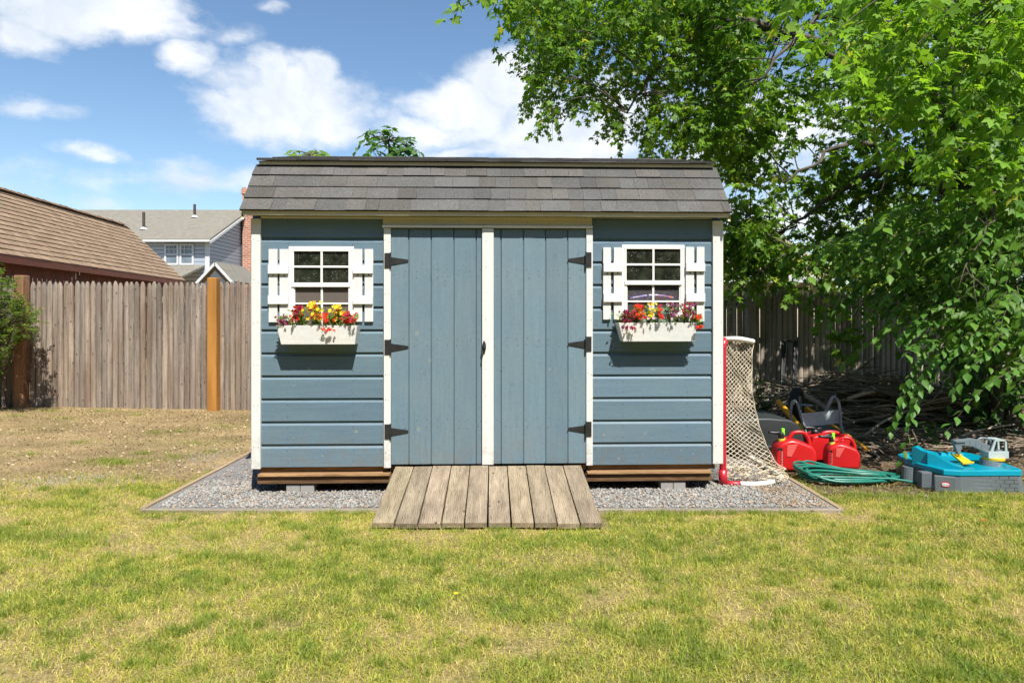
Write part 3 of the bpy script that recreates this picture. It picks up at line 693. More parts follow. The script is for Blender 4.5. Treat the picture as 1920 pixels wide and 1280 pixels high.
M_GSCR = glassmat('screened speckled pane', None, 0, 1, (.012, .014, .009), .97)  # dark pane with pale specks
M_GREFL = glassmat('reflection-tinted pane', None, 0, 0, (.17, .145, .125), .62); M_GREFL2 = glassmat('reflection-tinted pane over shelf', None, 0, 0, (.16, .15, .15), .22)  # brown-grey base colour stands for what the lower panes reflect
def window(px0, px1, pyt, pyb, gx0, gx1, label):
    pc = (px0+px1)/2
    b = MB(); u0, u1 = U(px0, .035), U(px1, .035); zt, zb = Zs(pyt, pc, .035), Zs(pyb, pc, .035)
    w = U(gx0, .03)-u0-.004
    # outer flange + stepped frame
    b.box(u0, u1, -.030, -.0195, zt-.030, zt, mi=0); b.box(u0, u1, -.030, -.0195, zb, zb+.03); b.box(u0, u0+.026, -.030, -.0195, zb+.03, zt-.03); b.box(u1-.026, u1, -.030, -.0195, zb+.03, zt-.03)
    o = lbuild(b, 'window', M_VINYL, bevel=.002)
    b = MB(); i0, i1 = u0+.02, u1-.02; t0 = zt-.018; b0 = zb+.018
    zm1, zm0 = Zs(530, pc, .03), Zs(538, pc, .03)
    if pc > 960: zm1, zm0 = Zs(526, pc, .03), Zs(534, pc, .03)
    g0, g1 = U(gx0, .03), U(gx1, .03); gt = Zs(pyt+8 if pc < 960 else pyt+7, pc, .03)
    def fr(x0, x1, z0, z1, fw, v0, v1):
        b.box(x0, x1, v0, v1, z1-fw, z1); b.box(x0, x1, v0, v1, z0, z0+fw); b.box(x0, x0+fw, v0, v1, z0+fw, z1-fw); b.box(x1-fw, x1, v0, v1, z0+fw, z1-fw)
    fr(i0, i1, b0, t0, g0-i0, -.036, .01)
    b.box(i0+.002, i1-.002, -.044, -.0362, zm0, zm1)            # meeting rail
    lbuild(b, 'sash', M_VINYL, o, bevel=.002)
    b = MB(); gm = (g0+g1)/2; hw = .0075
    zu = (gt+zm1)/2
    b.box(gm-hw, gm+hw, -.034, -.014, zm1, gt-.001); b.box(g0, gm-hw, -.033, -.014, zu-hw, zu+hw); b.box(gm+hw, g1, -.033, -.014, zu-hw, zu+hw)
    gb = b0+.02; zl = zm0-(zm1-(-gt) if 0 else (gt-zm1)/2)*1.0-.004
    b.box(gm-hw, gm+hw, -.028, -.010, gb, zm0); b.box(g0, gm-hw, -.027, -.010, zl-hw*.8, zl+hw*.8); b.box(gm+hw, g1, -.027, -.010, zl-hw*.8, zl+hw*.8)
    b.box(g0-.002, g0+.008, -.030, -.006, gb, zm0); b.box(g1-.008, g1+.002, -.030, -.006, gb, zm0)
    lbuild(b, 'muntin', M_VINYL, o, bevel=.0015)
    b = MB(); b.box(g0-.003, g1+.003, -.022, -.019, zm1-.002, gt+.003); lbuild(b, 'upper_pane', M_GSCR, o)
    b = MB(); b.box(g0-.003, g1+.003, -.016, -.013, gb-.003, zm0+.002); lbuild(b, 'lower_pane', M_GREFL if pc < 960 else M_GREFL2, o)
    return o
wl = window(541, 663, 462, 616, 551, 655, ''); wr = window(1166.5, 1284, 459, 612, 1174.5, 1275.5, '')
# --- shutters
def shutter(s0, s1, s2, s3, b0, b1, pyt, pyb, bat, label=None):
    pc = (s0+s3)/2; b = MB()
    for (p, q) in ((s0, s1), (s2, s3)): b.box(U(p, .04), U(q, .04), -.040, -.0195, Zs(pyb, pc, .04), Zs(pyt, pc, .04), a=random.random())
    for p in ((s0+s1)/2, (s2+s3)/2):
        for (t_, b_) in bat[:1]: b.disc((U(p, .04), -.0408, Zs(b_+3, pc, .04)), (0, -1, 0), .006, 8, (.05, .05, .05))
    o = lbuild(b, 'shutter', M_WHITE, bevel=.002)
    for (t_, b_) in bat:
        b = MB(); b.box(U(b0, .06), U(b1, .06), -.060, -.0405, Zs(b_, pc, .06), Zs(t_, pc, .06)); lbuild(b, 'batten', M_WHITE_H, o, bevel=.002)
shutter(503.5, 520, 524, 541.5, 502, 539.5, 467, 604, ((497, 513), (554, 570)))
shutter(663, 679, 683.5, 699.5, 661.5, 698.5, 467, 603, ((497, 512.5), (554, 570)))
shutter(1131, 1145.5, 1151, 1166, 1132, 1168, 464, 599, ((493, 509.5), (550, 566)))
shutter(1286, 1301.5, 1306.5, 1321, 1287, 1322.5, 463, 603, ((493, 508.5), (550, 565.5)))
# --- window boxes
BOXES = []
def winbox(pt0, pt1, pb0, pb1, pyt, pyb):
    pc = (pt0+pt1)/2; OT, OB = .178, .155
    ta, tb = U(pt0, OT), U(pt1, OT); ba, bb_ = U(pb0, OB), U(pb1, OB); zt = Zs(pyt, pc, OT); zb = Zs(pyb, pc, OB); th = .016
    b = MB()
    # front board, sloping
    b.add([(ta, -OT, zt), (tb, -OT, zt), (bb_, -OB, zb), (ba, -OB, zb), (ta, -OT+th, zt), (tb, -OT+th, zt), (bb_, -OB+th, zb), (ba, -OB+th, zb)],
          [(0, 3, 2, 1), (4, 5, 6, 7), (0, 1, 5, 4), (3, 7, 6, 2), (0, 4, 7, 3), (1, 2, 6, 5)])
    o = lbuild(b, 'window_box', M_WHITE_H, bevel=.002)
    for (t0, b0, s) in ((ta, ba, 1), (tb, bb_, -1)):
        b = MB(); b.add([(t0, -OT+th+.001, zt-.002), (t0, -.0195, zt-.002), (b0, -.0195, zb), (b0, -OB+th+.001, zb), (t0+s*th, -OT+th+.001, zt-.002), (t0+s*th, -.0195, zt-.002), (b0+s*th, -.0195, zb), (b0+s*th, -OB+th+.001, zb)],
              [(0, 1, 2, 3), (4, 7, 6, 5), (0, 4, 5, 1), (3, 2, 6, 7), (0, 3, 7, 4), (1, 5, 6, 2)])
        lbuild(b, 'end_board', M_WHITE, o)
    b = MB(); b.box(ba+th+.001, bb_-th-.001, -OB+th+.001, -.021, zb+.001, zb+.015); lbuild(b, 'bottom_board', M_CREAM, o)
    b = MB(); b.box(ba+th+.002, bb_-th-.002, -OB+th+.004, -.03, zb+.02, zt-.03); lbuild(b, 'potting_soil', pmat('potting soil', (.03, .02, .014), .95, .4, 40), o)
    nb = MB()
    for k in range(5): nb.disc((ba+(bb_-ba)*(k+.5)/5+random.uniform(-.03, .03), -(OB+OT)/2-.0012, (zt+zb)/2+random.uniform(-.0, .0)), (0, -1, .0), .003, 6)
    BOXES.append((ta, tb, ba, bb_, zt, zb, OT)); return o
winbox(518.5, 669.5, 527, 665, 610, 645.5); winbox(1160, 1307, 1168.5, 1302.5, 605, 640)
# --- base timbers
b = MB(); b.box(U(484), U(728), .02, .058, ZB-.045, ZB-.002, a=.3); b.box(U(1102), U(1342), .02, .058, ZB-.045, ZB-.002, a=.7); b.box(U(728)+.01, U(1102)-.01, .02, .058, ZB-.045, ZB-.002)
lbuild(b, 'rim_joist', M_SKID, bevel=.002)
for q0, q1 in ((485, 735), (1097, 1332)):
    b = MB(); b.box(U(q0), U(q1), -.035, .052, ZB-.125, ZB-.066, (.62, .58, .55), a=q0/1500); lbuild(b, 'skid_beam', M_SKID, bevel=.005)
    b = MB(); b.box(U(q0)+.01, U(q1)-.01, -.058, .052, ZB-.0645, ZB-.047, (1.6, 1.6, 1.55), a=q1/1500); lbuild(b, 'skid_lit_edge', M_SKID, bevel=.003)  # pale strip, its colour stands for the sunlit top edge of the skid
b = MB(); b.box(.1, SW-.1, DEP-.16, DEP-.06, ZB-.13, ZB-.003); b.box(.1, SW-.1, 1.1, 1.2, ZB-.13, ZB-.003); lbuild(b, 'skid_beam', M_SKID)
M_CONC = shinglemat('concrete block', (.26, .25, .235), .3, 160)
def block(px0, px1, v0, lab):
    u0, u1 = U(px0), U(px1); c = Vector((SX, SY, 0))+uax*((u0+u1)/2)+vax*(v0+.1)
    o = thing('concrete_block', lab, 'concrete block', c, PH, 'concrete blocks under the shed'); h = (u1-u0)/2
    b = MB(); b.box(-h, -.002, -.1, .1, -.02, .072); b.box(.002, h, -.1, .1, -.02, .072); b.build('block', M_CONC, o, bevel=.004, world=False)
    b = MB(); b.box(-h, h, -.09, .09, .0735, .079); b.build('shim', M_SKID, o, world=False)
block(538, 590, -.02, 'grey concrete block propping the shed under the left window'); block(1238, 1284, -.02, 'grey concrete block propping the shed under the right window')
# --- roof
tmp = SP
eo, ez = .140, 2.146; to, tz = -.215, 2.566
def roofp(f): return (-(eo+(to-eo)*f), ez+(tz-ez)*f)       # v, z  along the lower slope
ru0, ru1 = -.030, SW+.026
sl = math.hypot(to-eo, tz-ez); nv = Vector((0, -(tz-ez)/sl, (-(to)+eo)/sl)) ; nv = Vector((0, -(tz-ez), (eo-to))).normalized()
roof = MB(); pts = [(-eo+.006, ez-.004), (-to, tz-.006), (DEP/2, 2.828), (DEP+to, tz), (DEP+eo, ez)]
for i in range(4):
    (v0, z0), (v1, z1) = pts[i], pts[i+1]; d = Vector((0, v1-v0, z1-z0)).normalized(); nn = Vector((0, -d.z, d.y))*(-.016)
    vs = [(u, v0, z0) for u in (ru0+.004, ru1-.004)]+[(u, v1, z1) for u in (ru1-.004, ru0+.004)]
    vs += [tuple(Vector(q)+nn) for q in vs]; roof.add(vs, [(0, 1, 2, 3), (7, 6, 5, 4), (0, 4, 5, 1), (1, 5, 6, 2), (2, 6, 7, 3), (3, 7, 4, 0)])
roof_o = lbuild(roof, 'roof', M_CREAM)
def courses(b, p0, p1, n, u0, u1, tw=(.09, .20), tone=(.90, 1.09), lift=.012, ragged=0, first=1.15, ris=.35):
    p0 = Vector((0, *p0)); p1 = Vector((0, *p1)); d = (p1-p0); Ls = d.length; d.normalize(); nn = Vector((0, -d.z, d.y))
    ex = Ls/n
    for k in range(n):
        s0 = k*ex; s1 = min(Ls, s0+ex*1.22); u = u0; last = 1
        sl_ = random.uniform(-.0012, .0012)
        while u < u1-1e-6:
            w_ = random.uniform(*tw); ue = min(u1, u+w_)
            if u1-ue < .04: ue = u1
            tn_ = random.uniform(*tone); lam = random.random() < .45
            if lam: tn_ = random.uniform(1.04, 1.17) if random.random() < .6 else random.uniform(.78, .88)
            l0 = lift+(.0035 if lam else 0)+random.uniform(0, .0015); r_ = ragged*random.uniform(-1, 1)
            a = p0+d*(s0-.006+r_+random.uniform(-.0012, .0012))+nn*l0; c = p0+d*s1+nn*(.002)
            a2 = p0+d*(s0-.006+r_)+nn*(.0005)
            wv = (1.04, 1.0, .95) if random.random() < .4 else (1, 1, 1)
            vs = [(u, a.y, a.z), (ue-.0015, a.y, a.z+.0), (ue-.0015, c.y, c.z), (u, c.y, c.z), (u, a2.y, a2.z), (ue-.0015, a2.y, a2.z)]
            b.add(vs, [(0, 1, 2, 3)], (tn_*wv[0], tn_*wv[1], tn_*wv[2]), random.random())
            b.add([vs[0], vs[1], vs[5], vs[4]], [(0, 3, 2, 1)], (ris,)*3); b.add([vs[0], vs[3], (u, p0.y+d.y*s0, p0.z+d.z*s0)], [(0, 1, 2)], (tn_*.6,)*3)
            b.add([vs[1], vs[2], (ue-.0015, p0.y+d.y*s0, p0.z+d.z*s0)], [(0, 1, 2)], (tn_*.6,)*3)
            u = ue
b = MB(); courses(b, (-eo, ez), (-to, tz), 5, ru0, ru1)
b2 = b
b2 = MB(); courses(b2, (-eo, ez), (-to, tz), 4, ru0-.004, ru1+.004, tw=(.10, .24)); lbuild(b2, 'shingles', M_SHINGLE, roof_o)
# upper slope: fascia strip, then shingles seen edge-on
b = MB(); b.box(ru0+.03, ru1-.03, -to-.036, -to-.020, tz-.006, tz+.020); lbuild(b, 'upper_fascia', M_CREAM, roof_o, bevel=.002)
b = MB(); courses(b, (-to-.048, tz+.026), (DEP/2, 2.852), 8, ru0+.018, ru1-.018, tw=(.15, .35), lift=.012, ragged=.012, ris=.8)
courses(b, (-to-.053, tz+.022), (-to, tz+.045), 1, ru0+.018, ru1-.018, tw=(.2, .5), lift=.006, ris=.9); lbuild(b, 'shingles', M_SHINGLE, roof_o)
b = MB(); d0 = [(DEP/2, 2.860), (DEP+to+.075, tz+.03), (DEP+eo, ez)]
b.box(0, 0.001, 0, .001, 2, 2.001)
for i in range(2):
    (v0, z0), (v1, z1) = d0[i], d0[i+1]; b.add([(ru0, v0, z0), (ru0, v1, z1), (ru1, v1, z1), (ru1, v0, z0)], [(0, 1, 2, 3)], (.9, .9, .9))
b.add([(ru0+.02, -to-.048, tz+.024), (ru0+.02, DEP/2, 2.850), (ru1-.02, DEP/2, 2.850), (ru1-.02, -to-.048, tz+.024)], [(0, 3, 2, 1)], (.8, .8, .8))
lbuild(b, 'shingles', M_SHINGLE, roof_o)
b = MB(); b.prism([(-to-.034, tz+.0205), (DEP/2, 2.846), (DEP/2, 2.79), (-to, tz-.001)], lambda p, q, d: (d, p, q), ru0+.024, ru1-.024); lbuild(b, 'roof_deck', M_CREAM, roof_o)
# ridge caps
b = MB(); u = ru0+.02
while u < ru1-.02:
    w_ = min(.13, ru1-.02-u); tn_ = random.uniform(.75, 1.2); z_ = 2.868+random.uniform(0, .003)
    b.add([(u, DEP/2-.10, z_-.030), (u+w_-.002, DEP/2-.10, z_-.030), (u+w_-.002, DEP/2, z_), (u, DEP/2, z_), (u+w_-.002, DEP/2+.1, z_-.03), (u, DEP/2+.1, z_-.03)], [(0, 1, 2, 3), (3, 2, 4, 5)], (tn_,)*3); u += w_
lbuild(b, 'ridge_cap', M_SHINGLE, roof_o)
b = MB(); b.box(ru0+.01, ru1-.01, -eo+.010, -eo+.026, ez-.032, ez-.003); lbuild(b, 'fascia_board', M_CREAM, roof_o, bevel=.002)
b = MB(); b.box(ru0+.012, ru1-.012, -eo+.028, -.034, ez-.024, ez-.014); lbuild(b, 'soffit', M_CREAM, roof_o)
# rake boards on both gable ends
for x0, x1 in ((ru0+.002, ru0+.02), (ru1-.02, ru1-.002)):
    b = MB()
    for i in range(4):
        (v0, z0), (v1, z1) = pts[i], pts[i+1]
        b.add([(x, v, z) for x in (x0, x1) for (v, z) in ((v0, z0-.018), (v1, z1-.018), (v1, z1-.075), (v0, z0-.06))], [(0, 1, 2, 3), (7, 6, 5, 4), (0, 4, 5, 1), (2, 6, 7, 3)])
    lbuild(b, 'rake_board', M_CREAM, roof_o)
# --- things seen through the lower panes
def inthing(name, lab, cat, px, py, off=-.2):
    u, z = SP(px, py, off); c = Vector((SX, SY, 0))+uax*u+vax*(-off); c.z = z; return thing(name, lab, cat, c, PH)
mb_, t, bs = newmat('printed bag'); n_ = tnoise(t, tvec(t, 'Object', (1, 1, 1.4)), 9, 5, .6)
r_ = t.nodes.new('ShaderNodeValToRGB'); r_.color_ramp.interpolation = 'CONSTANT'; e = r_.color_ramp.elements
for p_, c_ in ((0, (.10, .05, .22)), (.40, (.26, .20, .55)), (.47, (.7, .66, .75)), (.50, (.18, .12, .38)), (.56, (.75, .16, .08)), (.62, (.16, .26, .55)), (.7, (.7, .7, .78))):
    q = e.new(p_); q.color = (*c_, 1)
t.links.new(n_, r_.inputs[0]); t.links.new(r_.outputs[0], bs.inputs['Base Color']); bs.inputs['Roughness'].default_value = .25
bag = inthing('plastic_bag', 'purple and orange printed bag inside the right window', 'bag', 1225, 560, -.07)
b = MB(); n_ = 16; vs = []
for j in range(7):
    f = j/6; w_ = .20*(1-.15*abs(f-.4)); z_ = -.03+.09*f
    for i in range(n_):
        an = 2*math.pi*i/n_; vs.append((w_*math.cos(an)*(1+.05*math.sin(5*an+f*4)), .03*math.sin(an)*math.sin(math.pi*min(.95, f+.1)), z_+.012*math.sin(an*3)))
b.add(vs, [(j*n_+i, j*n_+(i+1) % n_, (j+1)*n_+(i+1) % n_, (j+1)*n_+i) for j in range(6) for i in range(n_)]+[tuple(range(n_-1, -1, -1)), tuple(6*n_+i for i in range(n_))])
b.build('bag_body', mb_, bag, smooth=True, world=False)
shf = inthing('storage_shelf', 'wooden shelf inside the right window with a teal tub on it', 'shelf', 1225, 580, -.10)
b = MB(); b.box(-.25, .25, -.05, .15, -.14, -.12); b.build('shelf_board', M_IN, shf, world=False); b = MB(); b.box(-.25, -.23, -.05, .15, -.9, -.14); b.build('bracket', M_IN, shf, world=False); b = MB(); b.box(.23, .25, -.05, .15, -.9, -.14); b.build('bracket', M_IN, shf, world=False)
tub = inthing('plastic_tub', 'pale teal domed tub inside the right window below the printed bag', 'tub', 1230, 580, -.10)
b = MB(); vs = []; n_ = 20
for j in range(6):
    an2 = math.pi/2*j/5
    for i in range(n_): an = 2*math.pi*i/n_; vs.append((.14*math.cos(an)*math.cos(an2*.96), .05*math.sin(an)*math.cos(an2*.96), -.06+.09*math.sin(an2)))
b.add(vs, [(j*n_+i, j*n_+(i+1) % n_, (j+1)*n_+(i+1) % n_, (j+1)*n_+i) for j in range(5) for i in range(n_)]+[tuple(5*n_+i for i in range(n_))])
b.build('tub_shell', pmat('teal plastic tub', (.15, .5, .55), .35), tub, smooth=True, world=False); b = MB(); b.box(-.13, .13, -.05, .05, -.118, -.062); b.build('tub_base', pmat('white tub base', (.55, .62, .64), .35), tub, world=False, bevel=.005)

# ================================================================ RAMP
topu = [744, 777, 811, 847.5, 882, 918, 953, 988, 1023, 1057, 1089]
ramp = thing('wooden_ramp', 'weathered ten-plank wooden ramp sloping up to the blue shed doors', 'ramp', (-.13, 4.7, 0), .02)
zt_ = .212; Yt = 5.215; Yb = 4.33; zb_ = .050
x0 = (741-960)/F*Yt; x1 = (1091-960)/F*Yt; w_ = (x1-x0)/10
for i in range(10):
    b = MB(); xa = x0+w_*i+.0025; xb = x0+w_*(i+1)-.0025; yb = Yb+random.uniform(-.012, .006)-(.0 if i < 8 else .0); 
    tw = random.uniform(-.004, .004); dzl = random.uniform(-.003, .003); th = .036
    if i in (8, 9): dzl += -.0; yb += .0
    sh = random.uniform(-.004, .004)
    v8 = []
    for (yy_, zz_) in ((yb, zb_+dzl), (Yt+i*.0048, zt_+tw)):
        s_ = sh+.0052*i if yy_ < 5 else 0
        v8 += [(xa+s_, yy_, zz_), (xb+s_, yy_, zz_+random.uniform(-.002, .002)), (xb+s_, yy_+.006, zz_-th), (xa+s_, yy_+.006, zz_-th)]
    tn_ = random.uniform(.84, 1.12); b.add(v8, [(0, 1, 2, 3), (7, 6, 5, 4), (0, 4, 5, 1), (1, 5, 6, 2), (2, 6, 7, 3), (3, 7, 4, 0)], (tn_, tn_*random.uniform(.97, 1.0), tn_*random.uniform(.92, 1)), random.random())
    for (f, q) in ((.05, .3), (.05, .7), (.5, .3), (.5, .7), (.93, .3), (.93, .7)):
        y_ = Yt+(Yb-Yt)*f; z_ = zt_+(zb_-zt_)*f; b.disc((xa+(xb-xa)*q, y_, z_+.0032), (0, -.18, 1), .0035, 6, (.12, .12, .12))
    o = b.build('plank', M_RAMP, ramp, bevel=.004)
    if i == 4:
        pass
b = MB(); b.box(x0+.01, x1-.01, Yt-.05, Yt-.01, .06, zt_-.05); b.box(x0+.02, x1-.02, 4.75, 4.79, .03, .085); b.build('bearer', M_SKID, ramp)

# ================================================================ FLOWERS
def leaf_arrays(tv, tf, pos, fwd, up, scale, cols, bend=None):
    """tv (k,3) template: x right, y forward, z normal"""
    n = len(pos); k = len(tv)
    f = fwd/np.linalg.norm(fwd, axis=1)[:, None]; r = np.cross(f, up); r /= (np.linalg.norm(r, axis=1)[:, None]+1e-9); u = np.cross(r, f)
    V = pos[:, None, :]+(tv[None, :, 0:1]*r[:, None]+tv[None, :, 1:2]*f[:, None]+tv[None, :, 2:3]*u[:, None])*scale[:, None, None]
    Fc = (tf[None]+(np.arange(n)*k)[:, None, None]).reshape(-1, tf.shape[1])
    C = np.repeat(np.concatenate([cols, np.full((n, 1), .5)], 1), k, axis=0)
    return V.reshape(-1, 3), Fc, C
def maple_t():
    vs = [(0, .05, 0)]; fs = []
    for a, l in ((0, 1.0), (48, .82), (-48, .82), (104, .5), (-104, .5)):
        A = R(a)
        for da, ll in ((-27, l*.55), (0, l), (27, l*.55)):
            B = R(a+da); vs.append((math.sin(B)*ll, .05+math.cos(B)*ll, -.16*ll*ll+(.05 if da else 0)))
        b = len(vs)-3; fs.append((0, b+2, b+1, b))
    return np.array(vs), np.array(fs)
def ovate_t(w=.30):
    vs = [(0, 0, 0), (-w*.75, .28, .05), (-w, .5, .07), (-w*.55, .8, .03), (0, 1.08, -.12), (w*.55, .8, .03), (w, .5, .07), (w*.75, .28, .05), (0, .3, 0), (0, .55, -.01), (0, .82, -.05)]
    fs = [(0, 8, 1, 1), (8, 9, 2, 1), (9, 10, 3, 2), (10, 4, 3, 3), (0, 7, 8, 8), (8, 7, 6, 9), (9, 6, 5, 10), (10, 5, 4, 4)]
    vs = np.array(vs); q = [(8, 9, 2, 1), (9, 10, 3, 2), (8, 7, 6, 9), (9, 6, 5, 10)]
    t_ = [(0, 8, 1), (10, 4, 3), (0, 7, 8), (10, 5, 4)]
    # triangulate everything so the array stays rectangular
    tris = list(t_)
    for a, b, c, d in q: tris += [(a, b, c), (a, c, d)]
    return vs, np.array(tris)
MT = maple_t(); OT_ = ovate_t(); ST = (np.array([(0, 0, 0), (-.22, .5, .03), (0, 1, 0), (.22, .5, .03)]), np.array([(0, 3, 2, 1)]))

def flower_mesh(col, kind):
    b = MB(); n = 5
    if kind == 'open':
        for i in range(n):
            a = 2*math.pi*i/n; a1 = a-.55; a2 = a+.55; r = .017
            b.add([(0, 0, 0), (math.cos(a1)*r*.75, math.sin(a1)*r*.75, .004), (math.cos(a)*r*1.1, math.sin(a)*r*1.1, .006), (math.cos(a2)*r*.75, math.sin(a2)*r*.75, .004)], [(0, 1, 2, 3)], tuple(q*random.uniform(.85, 1.1) for q in col))
        b.disc((0, 0, .003), (0, 0, 1), .0032, 6, (.30, .10, .01))
    else:  # ruffled cluster / spike
        for k in range(16):
            a = random.uniform(0, 6.28); r = random.uniform(.0, .012); h = random.uniform(-.012, .012); s = random.uniform(.006, .010)
            c = Vector((math.cos(a)*r, math.sin(a)*r, h)); nn = Vector((math.cos(a), math.sin(a), random.uniform(-.2, 1))).normalized(); u = nn.orthogonal().normalized(); w = nn.cross(u)
            tn = random.uniform(.6, 1.15); b.add([c-u*s, c+w*s*.8+nn*.003, c+u*s, c-w*s*.8+nn*.003], [(0, 1, 2, 3)], tuple(q*tn for q in col))
    me_o = b.build('flower', M_PETAL, None); me = me_o.data; bpy.data.objects.remove(me_o); return me
FC = {'yellow': (.82, .56, .035), 'red': (.62, .022, .018), 'orange': (.80, .20, .02), 'pink': (.62, .07, .16), 'coral': (.70, .09, .07), 'purple': (.30, .045, .17), 'magenta': (.45, .02, .10), 'lilac': (.50, .22, .45), 'white': (.75, .6, .62)}
FM = {k: [flower_mesh(c, 'open' if k in ('yellow', 'red', 'white') else 'cl') for _ in range(3)] for k, c in FC.items()}
def flower_plant(px, py_top, cols, label, box, width, n, group, hang=0.):
    ta, tb, ba, bb_, zt, zb, OT = BOXES[box]
    u, z = SP(px, 600, OT-.06); base = Vector((SX, SY, 0))+uax*u-vax*(OT-.075); base.z = zt-.025
    ztop = Zs(py_top, px, .12)
    o = thing('flowering_plant', label, 'flowering plant', base, PH, group)
    b = MB(); H = ztop-base.z; k = 60
    pos = []; fw = []; 
    for i in range(130):
        uu = random.gauss(0, .5)*width*.62; vv = random.uniform(-.055, .045); hh = random.random()**.8*H*.86
        pos.append((uu, vv, hh)); fw.append((random.gauss(0, 1), random.gauss(-.3, 1), random.uniform(-.2, 1.3)))
    for i in range(14):
        uu = random.gauss(0, .5)*width*.6; b.tube([(uu*.5, random.uniform(-.03, .03), 0), (uu, random.uniform(-.05, .03), H*random.uniform(.6, .95))], .0015, 3, (.10, .20, .04))
    b.build('stems', M_LEAF, o, world=False)
    pos = np.array(pos); fw = np.array(fw); n_ = len(pos); tn = rng.random((n_, 1)); cc = np.array([[.10, .24, .03]])*(1-tn)+np.array([[.28, .36, .06]])*tn
    V, Fc, C = leaf_arrays(*ST, pos, fw, np.tile([0., -.3, 1.], (n_, 1)), rng.uniform(.022, .045, n_), cc)
    me = np_mesh('foliage', V, Fc, C, M_LEAF); me.parent = o
    n = int(n*2.3)
    for i in range(n):
        c = random.choice(cols); f = bpy.data.objects.new('flower', random.choice(FM[c])); scn.collection.objects.link(f); f.parent = o
        q = (i+.5)/n; uu = random.gauss(0, .55)*width*.55; hh = H*(random.uniform(.35, 1.12)) if random.random() > hang else -random.uniform(0, .018)
        vv = -random.uniform(-.02, .12) if hh > 0 else -.095
        f.location = (uu, vv-.01, hh); s = random.uniform(.55, 1.0)*(.95 if c in ('yellow', 'red', 'white') else 1.); f.scale = (s, s, s)
        f.rotation_euler = (random.uniform(.7, 1.5), random.uniform(-.4, .4), random.uniform(-.7, .7))
    return o
gL = 'flowering plants in the left window box'; gR = 'flowering plants in the right window box'
flower_plant(535, 592, ['purple', 'magenta', 'lilac'], 'purple-pink flowers trailing at the left end of the left window box', 0, .07, 12, gL, .1)
flower_plant(560, 578, ['coral', 'red', 'magenta'], 'red and coral flower spikes left of the yellow flowers in the left window box', 0, .08, 17, gL)
flower_plant(592, 572, ['yellow', 'yellow', 'orange'], 'tall yellow flowers with orange ones, left half of the left window box', 0, .10, 26, gL)
flower_plant(617, 590, ['red', 'red', 'orange'], 'bright red flowers spilling over the middle of the left window box', 0, .07, 15, gL, .2)
flower_plant(634, 576, ['yellow', 'yellow', 'coral'], 'yellow flowers between two red clumps, right half of the left window box', 0, .07, 17, gL)
flower_plant(658, 588, ['coral', 'red', 'pink'], 'coral-pink flowers at the right end of the left window box', 0, .07, 18, gL)
flower_plant(1174, 586, ['purple', 'pink', 'magenta'], 'dark purple-pink flowers drooping at the left end of the right window box', 1, .09, 17, gR, .2)
flower_plant(1197, 576, ['coral', 'red', 'orange'], 'coral and orange flowers left of the yellow ones in the right window box', 1, .08, 20, gR)
flower_plant(1217, 573, ['yellow', 'yellow', 'white'], 'yellow flowers in the middle of the right window box', 1, .055, 12, gR)
flower_plant(1234, 576, ['red', 'red', 'pink'], 'small clump of red flowers right of the yellow ones in the right window box', 1, .05, 9, gR)
flower_plant(1256, 573, ['lilac', 'purple', 'lilac', 'white'], 'lilac flowers in the right half of the right window box', 1, .08, 18, gR)
flower_plant(1289, 572, ['magenta', 'lilac', 'pink'], 'pink-purple flower globes above green leaves near the right end of the right window box', 1, .07, 20, gR)
flower_plant(1305, 592, ['red', 'red', 'orange'], 'red flowers hanging off the right end of the right window box', 1, .05, 10, gR, .3)

# ================================================================ HOUSES BEHIND
def brickmat(name, c1, c2, mortar, vecxyz, scale, ratio=(.5, .25), msize=.02, offset=.5, rough=.9):
    m, t, bs = newmat(name); cc = t.nodes.new('ShaderNodeTexCoord'); s = t.nodes.new('ShaderNodeSeparateXYZ'); t.links.new(cc.outputs['Object'], s.inputs[0])
    cb_ = t.nodes.new('ShaderNodeCombineXYZ')
    def src(q):
        out = None
        for ax, w in q: 
            k = nmath(t, 'MULTIPLY', s.outputs[ax], w); out = k if out is None else nmath(t, 'ADD', out, k)
        return out
    t.links.new(src(vecxyz[0]), cb_.inputs[0]); t.links.new(src(vecxyz[1]), cb_.inputs[1])
    b = t.nodes.new('ShaderNodeTexBrick'); b.inputs['Color1'].default_value = (*c1, 1); b.inputs['Color2'].default_value = (*c2, 1); b.inputs['Mortar'].default_value = (*mortar, 1)
    b.inputs['Scale'].default_value = scale; b.inputs['Brick Width'].default_value = ratio[0]; b.inputs['Row Height'].default_value = ratio[1]; b.inputs['Mortar Size'].default_value = msize; b.offset = offset
    b.inputs['Mortar Smooth'].default_value = .1
    t.links.new(cb_.outputs[0], b.inputs['Vector'])
    n_ = tnoise(t, tvec(t), 2.0, 5, .6)
    t.links.new(tmix(t, b.outputs['Color'], tramp(t, n_, [(.3, .82), (.7, 1.18)]), 1.), bs.inputs['Base Color']); bs.inputs['Roughness'].default_value = rough; bs.inputs['Specular IOR Level'].default_value = .2
    tbump(t, b.outputs['Fac'], bs, -.3, .01); return m
